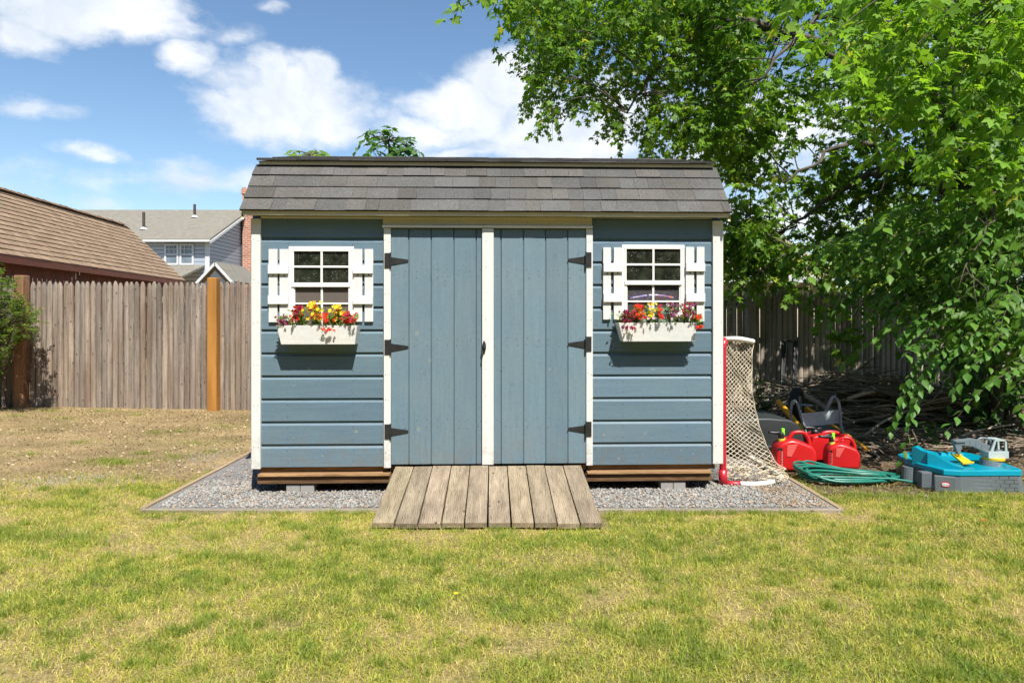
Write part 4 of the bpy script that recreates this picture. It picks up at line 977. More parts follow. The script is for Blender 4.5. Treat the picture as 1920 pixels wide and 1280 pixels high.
# -- brown-roofed garage on the left
gar = thing('garage', 'dark red garage with brown shingle roof behind the left fence', 'garage', (-12, 19, 0))
e0, e1 = Vector((-10.25, 13.5, 2.60)), Vector((-11.68, 24.4, 2.60)); r1 = Vector((-13.78, 24.4, 4.56)); r0 = Vector((-12.6, 13.5, 4.56))
b = MB(); ax_ = (e1-e0).normalized(); up_ = (r1-e1); up_.normalize(); nn = up_.cross(ax_).normalized()
if nn.z < 0: nn = -nn
nrow = 15; Ls = (r1-e1).length; Lx = (e1-e0).length
for k in range(nrow):
    f0 = k/nrow; f1 = min(1, (k+1.25)/nrow)
    x_ = 0 if k % 2 else .16
    segs = [0]+[x_+.32*j for j in range(1, int(Lx/.32)+1) if x_+.32*j < Lx]+[Lx]
    for j in range(len(segs)-1):
        a0, a1 = segs[j], segs[j+1]-.008; tn = random.uniform(.86, 1.12); o_ = random.uniform(-.004, .004)
        def pt(a, f, l): return e0.lerp(r0, f)*(1-a/Lx)+e1.lerp(r1, f)*(a/Lx)+nn*l
        l0 = .028
        vs = [pt(a0, f0, l0+o_), pt(a1, f0, l0+o_), pt(a1, f1, .004), pt(a0, f1, .004), pt(a0, f0, 0), pt(a1, f0, 0)]
        b.add(vs, [(0, 1, 2, 3)], (tn,)*3); b.add([vs[0], vs[1], vs[5], vs[4]], [(0, 3, 2, 1)], (.60, .55, .52))
M_BROWN = shinglemat('brown shingle', (.25, .175, .115), .22, 30)
rf = b.build('roof', M_BROWN, gar)
b = MB()
for k in range(38):
    a0 = k/38; a1 = a0+1/36; p = r0.lerp(r1, a0); q = r0.lerp(r1, min(1, a1)); l = Vector((-.16, 0, -.06)); h = Vector((0, 0, .07)); rr_ = Vector((.16, 0, -.09)); dz = Vector((0, 0, random.uniform(0, .02)))
    b.add([p+h+rr_+dz, q+h+rr_, q+h, p+h+dz, q+h+l, p+h+l+dz], [(0, 1, 2, 3), (3, 2, 4, 5)], (.8, .75, .72))
b.build('ridge_cap', M_BROWN, rf)
b = MB(); w2_ = r0*2-e0; w2_.z = 2.6; w3_ = r1*2-e1; w3_.z = 2.6
b.add([r0, r1, w3_, w2_], [(0, 1, 2, 3)], (.9, .9, .9)); b.build('rear_roof', M_BROWN, gar)
M_REDW = paintmat('dark red siding', (.095, .022, .013), 'z', .2, .0, .7); M_REDT = paintmat('red-brown fascia', (.15, .042, .02), 'x', .2, .0, .6)
b = MB(); b.add([e0+Vector((.01, 0, .02)), e1+Vector((.01, 0, .02)), e1+Vector((.01, 0, -.16)), e0+Vector((.01, 0, -.16)), e0+Vector((-.02, 0, .0)), e1+Vector((-.02, 0, 0)), e1+Vector((-.02, 0, -.16)), e0+Vector((-.02, 0, -.16))], [(0, 1, 2, 3), (7, 6, 5, 4), (3, 2, 6, 7)]); b.build('fascia_board', M_REDT, gar)
b = MB(); wi = Vector((-.45, 0, 0)); c0, c1 = e0+wi, e1+wi; c1.y -= .3
def flat(v_, z): return Vector((v_.x, v_.y, z))
nb_ = 54
for k in range(nb_):
    p = c0.lerp(c1, k/nb_); q = c0.lerp(c1, (k+.94)/nb_); tn = random.uniform(.8, 1.15); p2 = p+Vector((-.03, 0, 0)); q2 = c0.lerp(c1, (k+1)/nb_)
    b.add([flat(p, 0), flat(q, 0), flat(q, 2.65), flat(p, 2.65)], [(0, 1, 2, 3)], (tn,)*3); b.add([flat(q, 0), flat(q2, 0)+Vector((-.02, 0, 0)), flat(q2, 2.65)+Vector((-.02, 0, 0)), flat(q, 2.65)], [(0, 1, 2, 3)], (.25,)*3)
b.build('wall', M_REDW, gar)
b = MB(); g1, g2 = flat(c1, 0), flat(w3_+Vector((.45, -.3, 0)), 0); b.add([g1, g2, flat(g2, 2.6), r1+Vector((0, -.3, -.1)), flat(g1, 2.6)], [(0, 1, 2, 3, 4)]); b.build('gable_wall', M_REDW, gar); b = MB(); g1, g2 = flat(c0, 0)+Vector((0, .2, 0)), flat(w2_+Vector((.45, .2, 0)), 0); b.add([g1, g2, flat(g2, 2.6), r0+Vector((0, .2, -.1)), flat(g1, 2.6)], [(0, 1, 2, 3, 4)]); b.build('gable_wall', M_REDW, gar)
# --- grey house
hs_ = thing('house', 'grey two-storey house with brick chimney behind the left fence', 'house', (-18, 38, 0))
m, t, bs = newmat('clapboard grey'); s = t.nodes.new('ShaderNodeSeparateXYZ'); cc = t.nodes.new('ShaderNodeTexCoord'); t.links.new(cc.outputs['Object'], s.inputs[0])
fr_ = nmath(t, 'FRACT', nmath(t, 'MULTIPLY', s.outputs[2], 5.2)); lip = tramp(t, fr_, [(.0, .22), (.14, .35), (.2, 1.0), (1, 1.0)])
t.links.new(tmix(t, (.36, .41, .47), lip, 1.), bs.inputs['Base Color']); bs.inputs['Roughness'].default_value = .6; tbump(t, fr_, bs, .6, .04); M_CLAP = m
M_ROOFG = shinglemat('grey brown roof', (.19, .175, .145), .3, 26, False); M_DARKG = pmat('dark grey board', (.07, .08, .09), .7); M_TRIM = pmat('house white trim', (.52, .53, .54), .5)
Yf = 34.0; Yg = 38.6; xr = -15.1; ez_ = P(392, 445, Yf).z; rz_ = 7.35; xl = -27
b = MB()
b.box(xl, xr, Yf, Yf+9.2, 0, ez_-.05); b.add([(xr, Yf, ez_-.06), (xr, Yf+9.2, ez_-.06), (xr, Yg, rz_-.12)], [(0, 1, 2)]); b.add([(xl, Yf, ez_-.06), (xl, Yf+9.2, ez_-.06), (xl, Yg, rz_-.12)], [(0, 1, 2)])
b.build('wall', M_CLAP, hs_)
b = MB(); th = .14
for (ya, za, yb, zb2) in ((Yf-.45, ez_-.12, Yg, rz_), (Yf+9.65, ez_-.12, Yg, rz_)):
    b.add([(x, y, z+d) for d in (0, -th) for (x, y, z) in ((xl-.2, ya, za), (xr+.25, ya, za), (xr+.25, yb, zb2), (xl-.2, yb, zb2))], [(0, 1, 2, 3), (7, 6, 5, 4), (0, 4, 5, 1), (1, 5, 6, 2), (3, 2, 6, 7), (0, 3, 7, 4)])
rf = b.build('roof', M_ROOFG, hs_)
b = MB(); b.bar((xl-.2, Yf-.47, ez_-.22), (xr+.26, Yf-.47, ez_-.22), .06, .10); b.bar((xr+.27, Yf-.45, ez_-.30), (xr+.27, Yg, rz_-.18), .05, .12); b.bar((xr-.06, Yf-.02, 3.), (xr-.06, Yf-.02, ez_-.2), .22, .06, up=Vector((0, 1, 0))); b.build('trim', M_TRIM, hs_)
for (px, py0, py1) in ((269.5, 401, 433), (365, 384, 408)):
    f_ = .62 if px < 300 else .78; yy_ = Yf-.45+(Yg-Yf+.45)*(.3 if px < 300 else .72); zz_ = ez_-.12+(rz_-ez_+.12)*(.3 if px < 300 else .72); q = P(px, 400, yy_)
    b = MB(); ht = (py1-py0)/F*yy_; b.tube([(q.x, yy_, zz_-.05), (q.x, yy_, zz_+ht)], .07, 10); pp = b.build('vent_pipe', pmat('dark vent pipe', (.05, .035, .03), .6), rf)
    b = MB(); b.tube([(q.x, yy_, zz_-.02), (q.x, yy_, zz_+.1)], [.2, .09], 10); b.build('flashing', M_TRIM, pp)
def housewin(pxa, pxb, pya, pyb, Y, parent):
    p = P(pxa, pya, Y); q = P(pxb, pyb, Y); b = MB(); w = .09
    b.box(p.x, q.x, Y-.06, Y, p.z-w, p.z); b.box(p.x, q.x, Y-.08, Y, q.z, q.z+w); b.box(p.x, p.x+w, Y-.06, Y, q.z+w, p.z-w); b.box(q.x-w, q.x, Y-.06, Y, q.z+w, p.z-w)
    o = b.build('window', M_TRIM, parent); m_ = (p.z+q.z)/2
    b = MB(); b.box(p.x+w, q.x-w, Y-.05, Y-.005, m_-.035, m_+.035)
    n_ = 2
    for i in range(1, 3): x = p.x+(q.x-p.x)*i/3; b.box(x-.012, x+.012, Y-.045, Y-.025, m_+.035, p.z-w)
    b.box(p.x+w, q.x-w, Y-.044, Y-.026, (m_+p.z)/2-.012, (m_+p.z)/2+.012); b.build('muntin', M_TRIM, o)
    b = MB(); b.box(p.x+w, q.x-w, Y-.022, Y-.002, q.z+w, p.z-w); b.build('pane', pmat('house glass', (.13, .16, .19), .12, .5, 1.5), o)
housewin(309, 335.5, 457, 497, Yf, hs_); housewin(337.5, 364, 457, 497, Yf, hs_)
# lower porch roof + small gable
a = P(320, 497, 33.4); z1 = P(330, 497, Yf).z; z0 = P(345, 526, 31.2).z
b = MB(); b.add([(xl, 31.2, z0), (xr-.4, 31.2, z0), (xr-.2, Yf, z1), (xl, Yf, z1), (xl, 31.2, z0-.1), (xr-.4, 31.2, z0-.1), (xr-.2, Yf, z1-.1), (xl, Yf, z1-.1)], [(0, 1, 2, 3), (7, 6, 5, 4), (0, 4, 5, 1), (1, 5, 6, 2)]); b.build('porch_roof', M_ROOFG, hs_)
ga, gb_, gcx = P(368, 531, 30.6), P(437, 531, 30.6), P(403, 494, 30.6)
b = MB(); b.add([ga+Vector((.3, .1, 0)), gb_+Vector((-.3, .1, 0)), gcx+Vector((0, .1, -.25)), ga+Vector((.3, .1, -2.2)), gb_+Vector((-.3, .1, -2.2))], [(0, 1, 2), (3, 4, 1, 0)]); b.build('porch_gable', M_DARKG, hs_)
b = MB(); b.bar(ga, gcx, .07, .11, up=Vector((0, 0, 1))); b.bar(gb_, gcx, .07, .11); b.build('gable_trim', M_TRIM, hs_)
b = MB()
for s_ in (ga, gb_): b.add([s_+Vector((0, 0, .09)), gcx+Vector((0, 0, .09)), gcx+Vector((0, 3.4, .09)), s_+Vector((0, 3.4, .09)), s_+Vector((0, .05, .03)), gcx+Vector((0, .05, .03)), gcx+Vector((0, 3.4, .03)), s_+Vector((0, 3.4, .03))], [(0, 1, 2, 3), (7, 6, 5, 4), (0, 4, 5, 1)])
b.build('gable_roof', M_ROOFG, hs_)
M_BRICK = brickmat('red brick', (.30, .085, .045), (.42, .15, .08), (.42, .36, .30), ([(0, 1), (1, 1)], [(2, 1)]), 1.0, (.30, .105), .018)
cx0, cx1 = P(454.5, 400, 37.9).x, P(473, 400, 37.9).x; ctz = P(455, 352, 37.9).z
b = MB(); b.box(cx0, cx1, 37.9, 39.0, 0, ctz-.35); b.box(cx0-.06, cx1+.06, 37.84, 39.06, ctz-.349, ctz-.12); b.box(cx0-.02, cx1+.02, 37.88, 39.02, ctz-.119, ctz); b.build('chimney', M_BRICK, hs_)
# --- beige house beyond the right fence
bh = thing('house', 'beige house with tan roof glimpsed through the trees above the right fence', 'house', (9, 21, 0))
M_BEIGE = pmat('beige stucco', (.62, .52, .38), .8); M_TANR = brickmat('tan shingles', (.36, .28, .20), (.40, .32, .24), (.22, .17, .12), ([(0, 1)], [(2, 1.6)]), 1, (.5, .22), .012)
p0 = P(1300, 517, 20); p1 = P(1566, 517, 20); ez2 = p0.z; 
b = MB(); b.box(p0.x, p1.x-.3, 20.4, 27, 0, ez2-.02); b.add([(p1.x-.3, 20.4, ez2-.03), (p1.x-.3, 27, ez2-.03), (p1.x-.3, 23.6, ez2+1.3)], [(0, 1, 2)]); b.build('wall', M_BEIGE, bh)
b = MB(); b.add([(p0.x-.3, 19.95, ez2-.02), (p1.x+.2, 19.95, ez2-.02), (p1.x-.1, 23.6, ez2+1.55), (p0.x-.3, 23.6, ez2+1.55), (p1.x+.2, 27.3, ez2-.02), (p0.x-.3, 27.3, ez2-.02)], [(0, 1, 2, 3), (3, 2, 4, 5)]); b.build('roof', M_TANR, bh)
b = MB(); b.box(p0.x-.3, p1.x+.22, 19.90, 19.948, ez2-.2, ez2-.0); b.build('fascia_board', M_TRIM, bh)
housewin(1543, 1561, 534, 560, 20.4, bh)

# ================================================================ TREES
def inpoly(px, py, poly):
    c = np.zeros(len(px), bool); n = len(poly)
    for i in range(n):
        x1, y1 = poly[i]; x2, y2 = poly[(i+1) % n]
        if y1 == y2: continue
        cond = ((y1 > py) != (y2 > py)) & (px < (x2-x1)*(py-y1)/(y2-y1)+x1); c ^= cond
    return c
def from_px(px, py, Y): return np.stack([(px-960)/F*Y, Y, CAMZ+(HY-py)/F*Y], 1)
def n3(p, s, seed): return (vnoise(p[:, 0]*s, p[:, 1]*s, seed)+vnoise(p[:, 1]*s+9, p[:, 2]*s, seed+3)+vnoise(p[:, 0]*s+5, p[:, 2]*s, seed+7))/3
def sample_poly(n, poly, y0, y1, clump=1.2, thr=.0, seed=1):
    xs_ = [p[0] for p in poly]; ys_ = [p[1] for p in poly]
    px = rng.uniform(min(xs_), max(xs_), n*3); py = rng.uniform(min(ys_), max(ys_), n*3); Y = rng.uniform(y0, y1, n*3)
    k = inpoly(px, py, poly); pts = from_px(px[k], py[k], Y[k]); q = n3(pts, clump, seed); pts = pts[q > thr]; return pts[:n]
def twigs(bases, mean_dir, L_, nl, leaf, lscale, colf, twb, up=(0, 0, 1), droop=.8, spread=.7, side=.0, hang=.9):
    """hang a leafy twig from every base; returns leaf arrays and adds the stems to the MB twb"""
    n = len(bases); D = np.array(mean_dir)[None]+rng.normal(0, spread, (n, 3)); D /= np.linalg.norm(D, axis=1)[:, None]
    Ls_ = L_*rng.uniform(.6, 1.3, n); P_ = []; Fw = []; Up = []
    for s in range(nl):
        f = (s+rng.random(n))/nl; pos = bases+D*(f*Ls_)[:, None]; pos[:, 2] -= droop*(f**2)*Ls_*.6
        a = rng.uniform(0, 2*np.pi, n); sd = np.stack([np.cos(a), np.sin(a), np.zeros(n)], 1)
        pos = pos+sd*side*rng.uniform(.3, 1, (n, 1))
        fw = sd+D*.5; fw[:, 2] -= hang*rng.uniform(.2, 1.2, n); P_.append(pos); Fw.append(fw)
        u = np.tile(np.array(up, float), (n, 1))+rng.normal(0, .45, (n, 3)); Up.append(u)
    P_ = np.concatenate(P_); Fw = np.concatenate(Fw); Up = np.concatenate(Up); m = len(P_)
    V, Fc, C = leaf_arrays(*leaf, P_, Fw, Up, lscale*rng.uniform(.6, 1.2, m), colf(P_, m))
    if twb is not None:
        for i in range(n):
            b0 = bases[i]; q = [b0, b0+D[i]*Ls_[i]*.5-np.array([0, 0, droop*.15*Ls_[i]]), b0+D[i]*Ls_[i]-np.array([0, 0, droop*.6*Ls_[i]])]; twb.tube([Vector(v_) for v_ in q], [.004, .003, .0015], 3, caps=False)
    return V, Fc, C
def leafcol(c0, c1, c2=None, p2=.0):
    def f(P_, m):
        t_ = np.clip(n3(P_, 1.1, 3)*1.6-.3+rng.normal(0, .22, m), 0, 1)[:, None]; c = np.array(c0)[None]*(1-t_)+np.array(c1)[None]*t_
        if c2: k = rng.random(m) < p2; c[k] = np.array(c2)
        return c*rng.uniform(.8, 1.2, (m, 1))
    return f
def merge(parts):
    Vs = []; Fs = []; Cs = []; o = 0
    for V, Fc, C in parts: Vs.append(V); Fs.append(Fc+o); Cs.append(C); o += len(V)
    return np.concatenate(Vs), np.concatenate(Fs), np.concatenate(Cs)
def curve(pts, k=8):
    """catmull-rom"""
    pts = [Vector(p) for p in pts]; pp = [pts[0]*2-pts[1]]+pts+[pts[-1]*2-pts[-2]]; out = []
    for i in range(1, len(pp)-2):
        for j in range(k):
            t_ = j/k; a, b, c, d = pp[i-1:i+3]
            out.append(.5*((2*b)+(-a+c)*t_+(2*a-5*b+4*c-d)*t_*t_+(-a+3*b-3*c+d)*t_**3))
    out.append(pts[-1]); return out
def limb(b, pts, r0, r1, n=8, k=7, wig=.03):
    c = curve(pts, k); m = len(c)
    c = [p+Vector((random.gauss(0, wig), random.gauss(0, wig), random.gauss(0, wig)))*(min(1, i/3)) for i, p in enumerate(c)]
    b.tube(c, [r0+(r1-r0)*(i/(m-1))**.8 for i in range(m)], n, caps=True); return c
def connect(b, bases, skel, frac, r=.007, sag=.15):
    sk = np.array([list(p) for p in skel])
    for p in bases[rng.random(len(bases)) < frac]:
        d = np.linalg.norm(sk-p[None], axis=1)+rng.random(len(sk))*.35; q = sk[int(np.argmin(d))]; L_ = np.linalg.norm(q-p)
        if L_ > 2.4: continue
        m = (q+p)/2+np.array([random.gauss(0, .08), random.gauss(0, .08), L_*sag]); c = curve([q, m, p], 4); b.tube(c, [r*(1+.8*L_)*(1-.75*i/(len(c)-1)) for i in range(len(c))], 4, caps=False)

# --- the big silver maple
maple = thing('maple_tree', 'big silver maple with deeply cut leaves arching over the shed from the right', 'tree', (6.1, 9.0, 0))
tb_ = MB(); sk = []
trunk = limb(tb_, [(6.1, 9.0, -.1), (6.05, 9.0, 1.5), (5.9, 8.9, 3.2), (5.6, 8.8, 5.0), (5.5, 8.9, 7.5)], .24, .10, 12, wig=.02); sk += trunk
b2 = MB()
for q in ([(5.95, 8.9, 2.9), (5.0, 8.9, 4.2), (3.6, 9.2, 5.2), (2.0, 9.6, 5.6), (.8, 9.8, 5.3), (.2, 9.9, 4.7)],
          [(3.6, 9.2, 5.2), (2.9, 9.0, 5.2), (2.0, 8.9, 4.7), (1.5, 8.9, 4.0)], [(5.8, 8.9, 3.6), (4.6, 8.0, 4.6), (3.4, 7.5, 4.6), (2.7, 7.3, 3.9)],
          [(5.7, 8.8, 4.4), (5.2, 7.4, 5.2), (4.6, 6.2, 5.0), (4.0, 5.5, 4.0)], [(5.9, 8.9, 2.6), (4.9, 8.4, 3.3), (4.0, 8.2, 3.4), (3.2, 8.1, 2.9)], [(5.9, 8.9, 3.0), (5.9, 7.2, 4.2), (5.4, 5.8, 4.4), (4.9, 5.0, 3.8)],
          [(5.6, 8.9, 5.2), (4.4, 9.4, 6.6), (3.0, 9.6, 7.0)], [(5.9, 8.9, 3.4), (7.3, 8.4, 4.6), (8.5, 7.8, 4.8)], [(5.6, 9, 5), (6.4, 7.6, 6.4), (6.2, 6.0, 6.6)], [(4.9, 8.4, 3.3), (4.3, 9.0, 3.0), (3.7, 9.2, 2.5)]):
    sk += limb(b2, q, .07, .011, 7)
polyA = [(950, -40), (970, 0), (965, 25), (985, 40), (972, 75), (990, 95), (995, 140), (1000, 175), (1015, 190), (1030, 205), (1060, 195), (1090, 215), (1120, 195), (1150, 235), (1180, 262), (1280, 275), (1400, 285), (1420, 120), (1420, -40)]
polyB = [(1330, -60), (1330, 280), (1380, 330), (1385, 440), (1440, 465), (1495, 470), (1500, 400), (1560, 370), (1640, 350), (1700, 360), (1780, 420), (2100, 420), (2100, -60)]
polyC = [(1500, -40), (1540, 120), (1600, 190), (1700, 300), (1780, 380), (2050, 400), (2050, -40)]
polyE = [(1368, 260), (1368, 430), (1400, 480), (1480, 500), (1560, 480), (1640, 470), (1680, 330), (1500, 250)]
bA = sample_poly(1000, polyA, 8.2, 11.0, 1.9, .38, 5); bB = sample_poly(1500, polyB, 7.9, 10.5, 1.5, .40, 6); bC = sample_poly(300, polyC, 5.2, 6.8, 1.6, .42, 7); bE = np.concatenate([sample_poly(300, polyE, 8.7, 10.0, 1.9, .42, 8), sample_poly(110, [(1350, 400), (1350, 510), (1450, 525), (1490, 470), (1420, 400)], 8.8, 9.8, 2, .3, 8)])
# crown above and beyond the frame (gives the shade on the fence and toys)
n = 140; bU = np.stack([rng.uniform(2.0, 9.0, n), rng.uniform(5.6, 11.2, n), rng.uniform(4.6, 8.0, n)], 1); c_ = np.array([5.7, 8.6, 5.8]); bU = bU[(((bU-c_)/np.array([4.2, 3.4, 2.6]))**2).sum(1) < 1]; bU = bU[(bU[:, 2]-CAMZ)/bU[:, 1] > .40]
n = 60; bO = np.stack([rng.uniform(4.0, 6.6, n), rng.uniform(3.9, 6.6, n), rng.uniform(2.9, 5.2, n)], 1); bO = bO[(bO[:, 0]/bO[:, 1]) > .80]
n = 300; bW = np.stack([rng.uniform(-.6, 3.0, n), rng.uniform(8.8, 11.2, n), rng.uniform(5.4, 7.0, n)], 1); bW = bW[(bW[:, 2]-CAMZ)/bW[:, 1] > .44]
cm = leafcol((.080, .180, .022), (.21, .36, .038), (.42, .46, .08), .025)
dA = (-.35, 0, -.55); parts = []
parts.append(twigs(bA, dA, .34, 14, MT, .073, cm, b2, side=.05, hang=.9))
parts.append(twigs(bB, (-.15, -.1, -.25), .32, 14, MT, .085, cm, b2, side=.075, hang=.75, droop=.5))
parts.append(twigs(bC, (-.1, -.1, -.25), .28, 10, MT, .098, leafcol((.095, .22, .028), (.21, .37, .045), (.42, .46, .08), .03), b2, side=.08, hang=.7, droop=.4))
parts.append(twigs(bE, (-.25, -.1, -.35), .34, 13, MT, .082, cm, b2, side=.055, hang=.9))
parts.append(twigs(bU, (-.1, -.1, -.4), .5, 6, MT, .15, cm, None, side=.1)); parts.append(twigs(bO, (-.1, -.1, -.4), .45, 8, MT, .10, cm, b2, side=.06)); parts.append(twigs(bW, (-.1, -.1, -.4), .5, 6, MT, .14, cm, None, side=.1))
# single sprays hanging in front of the fence
SPR = [(1512, 500, 8.3), (1530, 560, 8.0), (1550, 590, 7.9), (1590, 590, 7.8), (1500, 470, 8.4), (1620, 560, 7.9), (1575, 630, 7.7), (1480, 545, 8.5), (1450, 470, 8.6), (1600, 640, 7.6), (1640, 480, 8.2), (1390, 560, 9.0), (1600, 500, 8.0), (1500, 560, 8.2), (1560, 668, 7.6), (1430, 430, 8.5), (1470, 430, 8.5), (1560, 470, 8.2)]
bS = np.concatenate([from_px(np.array([p[0]+random.gauss(0, 9) for p in SPR for _ in range(3)], float), np.array([p[1]-14+random.gauss(0, 6) for p in SPR for _ in range(3)], float), np.array([p[2]+random.gauss(0, .1) for p in SPR for _ in range(3)], float))])
parts.append(twigs(bS, (-.5, 0, -.3), .24, 8, MT, .088, cm, b2, side=.03, hang=.8))
for q in ([P(1690, 400, 8.2), P(1662, 470, 8.0), P(1650, 520, 7.9), P(1600, 600, 7.8), P(1560, 664, 7.65)], [P(1400, 400, 8.6), P(1440, 440, 8.5), P(1500, 480, 8.35), P(1530, 560, 8.05)], [P(1690, 400, 8.2), P(1600, 440, 8.1), P(1500, 470, 8.4)], [P(1500, 470, 8.4), P(1450, 490, 8.5), P(1385, 550, 8.8)]):
    sk += limb(b2, q, .013, .004, 5, wig=.01)
connect(b2, bA, sk, .20, .005); connect(b2, bB, sk, .10, .005); connect(b2, bE, sk, .2, .005); connect(b2, bC, sk, .12, .004)
V, Fc, C = merge(parts); print('maple leaves', len(Fc)//5)
np_mesh('crown', V, Fc, C, M_LEAF, maple); tb_.build('trunk', M_BARK, maple, smooth=True); b2.build('branches', M_BARK, maple, smooth=True)

# --- broad-leaved cherry at the right edge
cherry = thing('cherry_tree', 'broad oval-leaved tree with drooping sprays at the right edge, beside the brush pile', 'tree', (5.6, 7.9, 0))
b2 = MB(); sk = []; tb_ = MB()
sk += limb(tb_, [(5.6, 7.9, -.1), (5.55, 7.85, .9), (5.3, 7.6, 2.0), (5.1, 7.4, 3.1)], .085, .03, 9)
sk += limb(tb_, [(5.75, 8.0, -.1), (5.95, 8.0, 1.0), (5.9, 7.7, 2.2)], .06, .025, 8)
for q in ([(5.4, 7.7, 1.7), (4.9, 7.1, 2.5), (4.2, 6.7, 2.5), (3.7, 6.5, 2.0)], [(5.3, 7.6, 2.0), (4.7, 6.6, 2.7), (4.3, 6.1, 2.3), (3.9, 5.9, 1.7)], [(5.9, 7.7, 2.2), (5.4, 6.6, 2.6), (4.9, 5.9, 2.2), (4.6, 5.7, 1.6)], [(5.5, 7.8, 1.3), (5.0, 7.2, 1.6), (4.5, 7.0, 1.3)], [(5.1, 7.4, 3.1), (4.2, 7.2, 3.0), (3.6, 7.2, 2.4)]):
    sk += limb(b2, q, .022, .006, 6)
polyO = [(1575, 450), (1620, 510), (1680, 550), (1760, 570), (1800, 590), (1860, 600), (1900, 640), (2100, 680), (2100, 370), (1720, 370), (1650, 400)]
bO1 = sample_poly(300, polyO, 5.8, 7.6, 1.8, .42, 15)
polyD = [(1700, 380), (1760, 560), (1800, 660), (1860, 760), (2100, 780), (2100, 380)]
bO2 = sample_poly(300, polyD, 7.4, 8.8, 1.4, .2, 16)
def sprays(bases, L_, nl, lscale, colf, b, mean=(-.80, -.20, -.18), spread=.30):
    n = len(bases); D = np.array(mean)[None]+rng.normal(0, spread, (n, 3)); D /= np.linalg.norm(D, axis=1)[:, None]; Ls_ = L_*rng.uniform(.6, 1.3, n); Pp = []; Fw = []; Up = []
    for s in range(nl):
        f = (s+.5)/nl; pos = bases+D*(f*Ls_)[:, None]; pos[:, 2] -= .55*(f**2)*Ls_
        tdir = D.copy(); tdir[:, 2] -= 1.1*f*.55; sd = np.cross(tdir, np.array([0, 0, 1.])); sd /= np.linalg.norm(sd, axis=1)[:, None]; sg = 1 if s % 2 else -1
        fw = sd*sg*rng.uniform(.5, 1.1, (n, 1))+tdir*rng.uniform(.3, .9, (n, 1)); fw[:, 2] -= rng.uniform(.1, .75, n); Pp.append(pos); Fw.append(fw); Up.append(np.array([0, 0, 1.])[None]+rng.normal(0, .3, (n, 3))-np.array([0, .35, 0])[None])
    Pp = np.concatenate(Pp); Fw = np.concatenate(Fw); Up = np.concatenate(Up); m = len(Pp)
    if b is not None:
        for i in range(n):
            c = [Vector(bases[i]+D[i]*f*Ls_[i]-np.array([0, 0, .55*f*f*Ls_[i]])) for f in (0, .33, .66, 1)]; b.tube(c, [.0045, .0035, .0025, .001], 4, caps=False)
    return leaf_arrays(*OT_, Pp, Fw, Up, lscale*rng.uniform(.7, 1.15, m), colf(Pp, m))
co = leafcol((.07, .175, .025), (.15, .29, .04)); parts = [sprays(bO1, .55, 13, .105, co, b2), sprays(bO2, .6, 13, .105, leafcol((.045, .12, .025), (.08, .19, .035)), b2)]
ex = from_px(np.array([1735, 1760, 1745, 1780, 1800, 1700, 1690, 1840, 1880, 1910, 1720, 1665, 1625.]), np.array([690, 640, 600, 600, 560, 560, 610, 620, 640, 690, 520, 545, 500.]), np.array([5.9, 6.0, 6.1, 6., 5.9, 6.3, 6.3, 5.7, 5.6, 5.6, 6.2, 6.5, 6.8]))
parts.append(sprays(ex, .55, 15, .10, leafcol((.07, .19, .03), (.13, .27, .045)), b2))
parts.append(sprays(from_px(np.array([1745, 1752, 1770.]), np.array([672, 640, 655.]), np.array([5.85, 5.9, 5.9])), .62, 17, .09, leafcol((.08, .20, .035), (.14, .29, .05)), b2, mean=(-.5, -.1, -.5), spread=.1))
n = 300; bx = np.stack([rng.uniform(4.4, 7.2, n), rng.uniform(6.2, 8.8, n), rng.uniform(2.4, 3.6, n)], 1); bx = bx[bx[:, 0]/bx[:, 1] > .74]; parts.append(sprays(bx, .6, 10, .11, co, None))
connect(b2, bO1, sk, .18, .003); connect(b2, bO2, sk, .15, .003); connect(b2, ex, sk, .5, .003)
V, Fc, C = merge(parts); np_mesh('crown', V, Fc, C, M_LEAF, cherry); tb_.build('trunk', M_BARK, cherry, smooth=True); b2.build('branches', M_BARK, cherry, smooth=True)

# --- two young trees whose tops show over the shed roof
def sapling(label, px, pts_poly, Y, nb, base_x, trunk_top, colf):
    base = P(px, 600, Y); o = thing('young_tree', label, 'tree', (base.x, Y, 0), 0, 'young trees behind the shed'); b = MB()
    s = limb(b, [(base.x, Y, -.1), (base.x+.05, Y, 1.5), trunk_top], .035, .012, 7, wig=.01); b.build('trunk', M_BARK, o, smooth=True); b = MB()
    bs_ = sample_poly(nb, pts_poly, Y-.4, Y+.4, 2, .0, 9)
    low = bs_.copy(); low[:, 2] -= rng.uniform(.4, 1.1, len(low)); low[:, 0] = (low[:, 0]-base.x)*.4+base.x+.15; bs_ = np.concatenate([bs_, low])
    connect(b, bs_, s[len(s)//2:], .9, .006, .05); V, Fc, C = sprays(bs_, .26, 7, .115, colf, b, mean=(0, 0, .3), spread=.7)
    np_mesh('crown', V, Fc, C, M_LEAF, o); b.build('branches', M_BARK, o, smooth=True)
sapling('young tree with yellow-green leaves peeking over the left end of the shed roof', 572, [(520, 287), (545, 287), (575, 278), (598, 276), (606, 287), (628, 292), (628, 320), (520, 320)], 9.0, 26, 0, P(585, 290, 9.0), leafcol((.10, .20, .03), (.22, .33, .05)))
sapling('darker young tree rising above the shed roof left of the centre', 737, [(688, 285), (688, 250), (694, 228), (712, 228), (740, 246), (768, 252), (786, 278), (790, 320), (690, 320)], 9.1, 44, 0, P(728, 262, 9.1), leafcol((.05, .14, .025), (.10, .22, .04)))

